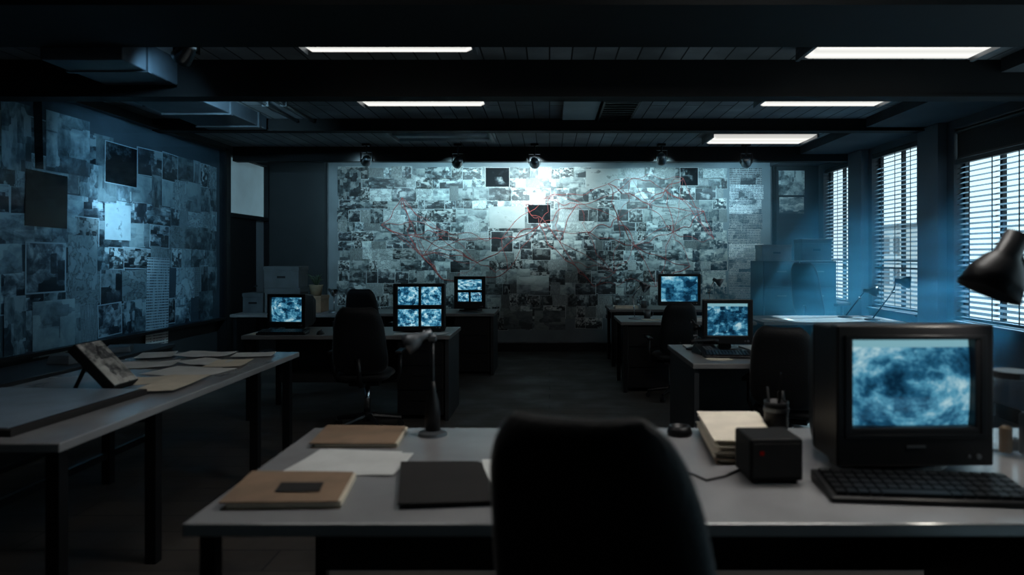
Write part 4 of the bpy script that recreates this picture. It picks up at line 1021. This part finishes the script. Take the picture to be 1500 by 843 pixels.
# potted plant in front of the boxes
pl = thing('potted_plant', 'small dark leafy plant in a tan pot before the pale boxes', 'plant', (-2.86, 8.36, .943))
MB().lathe([(0, 0), (.06, 0), (.08, .11), (.085, .13), (.07, .13), (.066, .10), (0, .10)], seg=20).build('flower_pot', M['pot'], pl, smooth=True)
lf = MB()
for k in range(16):
    a = k * 2.4; l_ = random.uniform(.10, .20); t_ = random.uniform(.3, 1.1)
    c, s_ = math.cos(a), math.sin(a)
    p0 = Vector((0, 0, .10)); p1 = p0 + Vector((c * l_ * .5 * math.sin(t_), s_ * l_ * .5 * math.sin(t_), l_ * .7)); p2 = p0 + Vector((c * l_ * math.sin(t_), s_ * l_ * math.sin(t_), l_ * (.6 + .4 * math.cos(t_))))
    lf.tube([p0, p1, p2], [.004, .014, .002], 6)
lf.build('foliage', M['green'], pl, smooth=True)
# filing cabinets, boxes by the right back windows
def cabinet(lab, x, y, w_, d_, h_, n_):
    r = thing('filing_cabinet', lab, 'cabinet', (x, y, 0), 0, 'dark filing cabinets')
    MB().box(-w_ / 2, w_ / 2, -d_ / 2 + .02, d_ / 2, 0, h_).build('carcass', M['carcass'], r, bevel=.004)
    hh = (h_ - .06) / n_
    for k in range(n_):
        dd = MB().box(-w_ / 2 + .012, w_ / 2 - .012, -d_ / 2, -d_ / 2 + .02, .04 + k * hh, .04 + (k + 1) * hh - .012).build('drawer', M['carcass'], r, bevel=.003)
        MB().box(-.06, .06, -d_ / 2 - .022, -d_ / 2, .04 + (k + .6) * hh, .055 + (k + .6) * hh).build('handle', M['steel'], dd)
cabinet('left of the tall dark filing cabinets at the back right corner', 3.10, 9.42, .48, .6, 1.36, 4)
cabinet('right of the tall dark filing cabinets at the back right corner', 3.60, 9.42, .48, .6, 1.36, 4)
file_box('pale box lying on the right filing cabinet near the farthest window', 3.62, 9.40, 1.36, .40, .30, .30)
file_box('dull box on the left filing cabinet at the back right', 3.08, 9.40, 1.36, .40, .30, .22, 'steel')

# ------------------------------------------------------------------ haze in the window half of the room
def haze(name, dens, x0, x1, y0, y1, z0, z1, col, label):
    m, nt, out = nm(name)
    v = N(nt, 'ShaderNodeVolumeScatter', Color=(*col, 1), Anisotropy=.0)
    tc = N(nt, 'ShaderNodeTexCoord'); sx = N(nt, 'ShaderNodeSeparateXYZ'); L(nt, tc.outputs['Object'], sx.inputs[0])
    hr = N(nt, 'ShaderNodeMapRange', interpolation_type='SMOOTHSTEP'); L(nt, sx.outputs[2], hr.inputs['Value'])
    hr.inputs['From Min'].default_value = .9; hr.inputs['From Max'].default_value = z1; hr.inputs['To Min'].default_value = dens; hr.inputs['To Max'].default_value = 0.0
    mp = N(nt, 'ShaderNodeMapping'); mp.inputs['Rotation'].default_value = (0, R(28), 0); mp.inputs['Scale'].default_value = (.8, .9, 5.0); L(nt, tc.outputs['Object'], mp.inputs['Vector'])
    nz = N(nt, 'ShaderNodeTexNoise', Scale=1.0, Detail=3.0); L(nt, mp.outputs[0], nz.inputs['Vector'])
    nr = N(nt, 'ShaderNodeMapRange'); L(nt, nz.outputs['Fac'], nr.inputs['Value']); nr.inputs['From Min'].default_value = .32; nr.inputs['From Max'].default_value = .68; nr.inputs['To Min'].default_value = .35; nr.inputs['To Max'].default_value = 1.6
    xr = N(nt, 'ShaderNodeMapRange', interpolation_type='SMOOTHSTEP'); L(nt, sx.outputs[0], xr.inputs['Value']); xr.inputs['From Min'].default_value = x0; xr.inputs['From Max'].default_value = x0 + 1.5
    m1 = N(nt, 'ShaderNodeMath', operation='MULTIPLY'); L(nt, hr.outputs[0], m1.inputs[0]); L(nt, nr.outputs[0], m1.inputs[1])
    m2 = N(nt, 'ShaderNodeMath', operation='MULTIPLY'); L(nt, m1.outputs[0], m2.inputs[0]); L(nt, xr.outputs[0], m2.inputs[1])
    L(nt, m2.outputs[0], v.inputs['Density']); L(nt, v.outputs[0], out.inputs['Volume'])
    o = MB().box(x0, x1, y0, y1, z0, z1).build('haze', m)
    tag(o, label, 'haze', kind='stuff')
HZ = .12
haze('blue_haze', HZ, 1.3, 3.86, 5.5, 10.05, .03, 2.5, (.14, .60, .95), 'thin blue haze hanging in front of the windows')

# ------------------------------------------------------------------ daylight
w = bpy.data.worlds.new('world'); sc.world = w; w.use_nodes = True
bg = w.node_tree.nodes['Background']; bg.inputs['Color'].default_value = (.64, .88, .98, 1); bg.inputs['Strength'].default_value = 1.6
for a, b in WIN:
    la = bpy.data.lights.new('window_portal', 'AREA'); la.shape = 'RECTANGLE'; la.size = WZ1 - WZ0; la.size_y = b - a; la.cycles.is_portal = True
    lo = bpy.data.objects.new('window_portal', la); COL.objects.link(lo); lo.location = (XR + .16, (a + b) / 2, (WZ0 + WZ1) / 2); lo.rotation_euler = (0, R(90), 0)
su = bpy.data.lights.new('sun', 'SUN'); su.energy = 75.0; su.angle = R(2.0); su.color = (.45, .78, 1.0)
so = bpy.data.objects.new('sun', su); COL.objects.link(so)
so.rotation_euler = Vector((-.62, -.18, -.76)).to_track_quat('-Z', 'Y').to_euler()
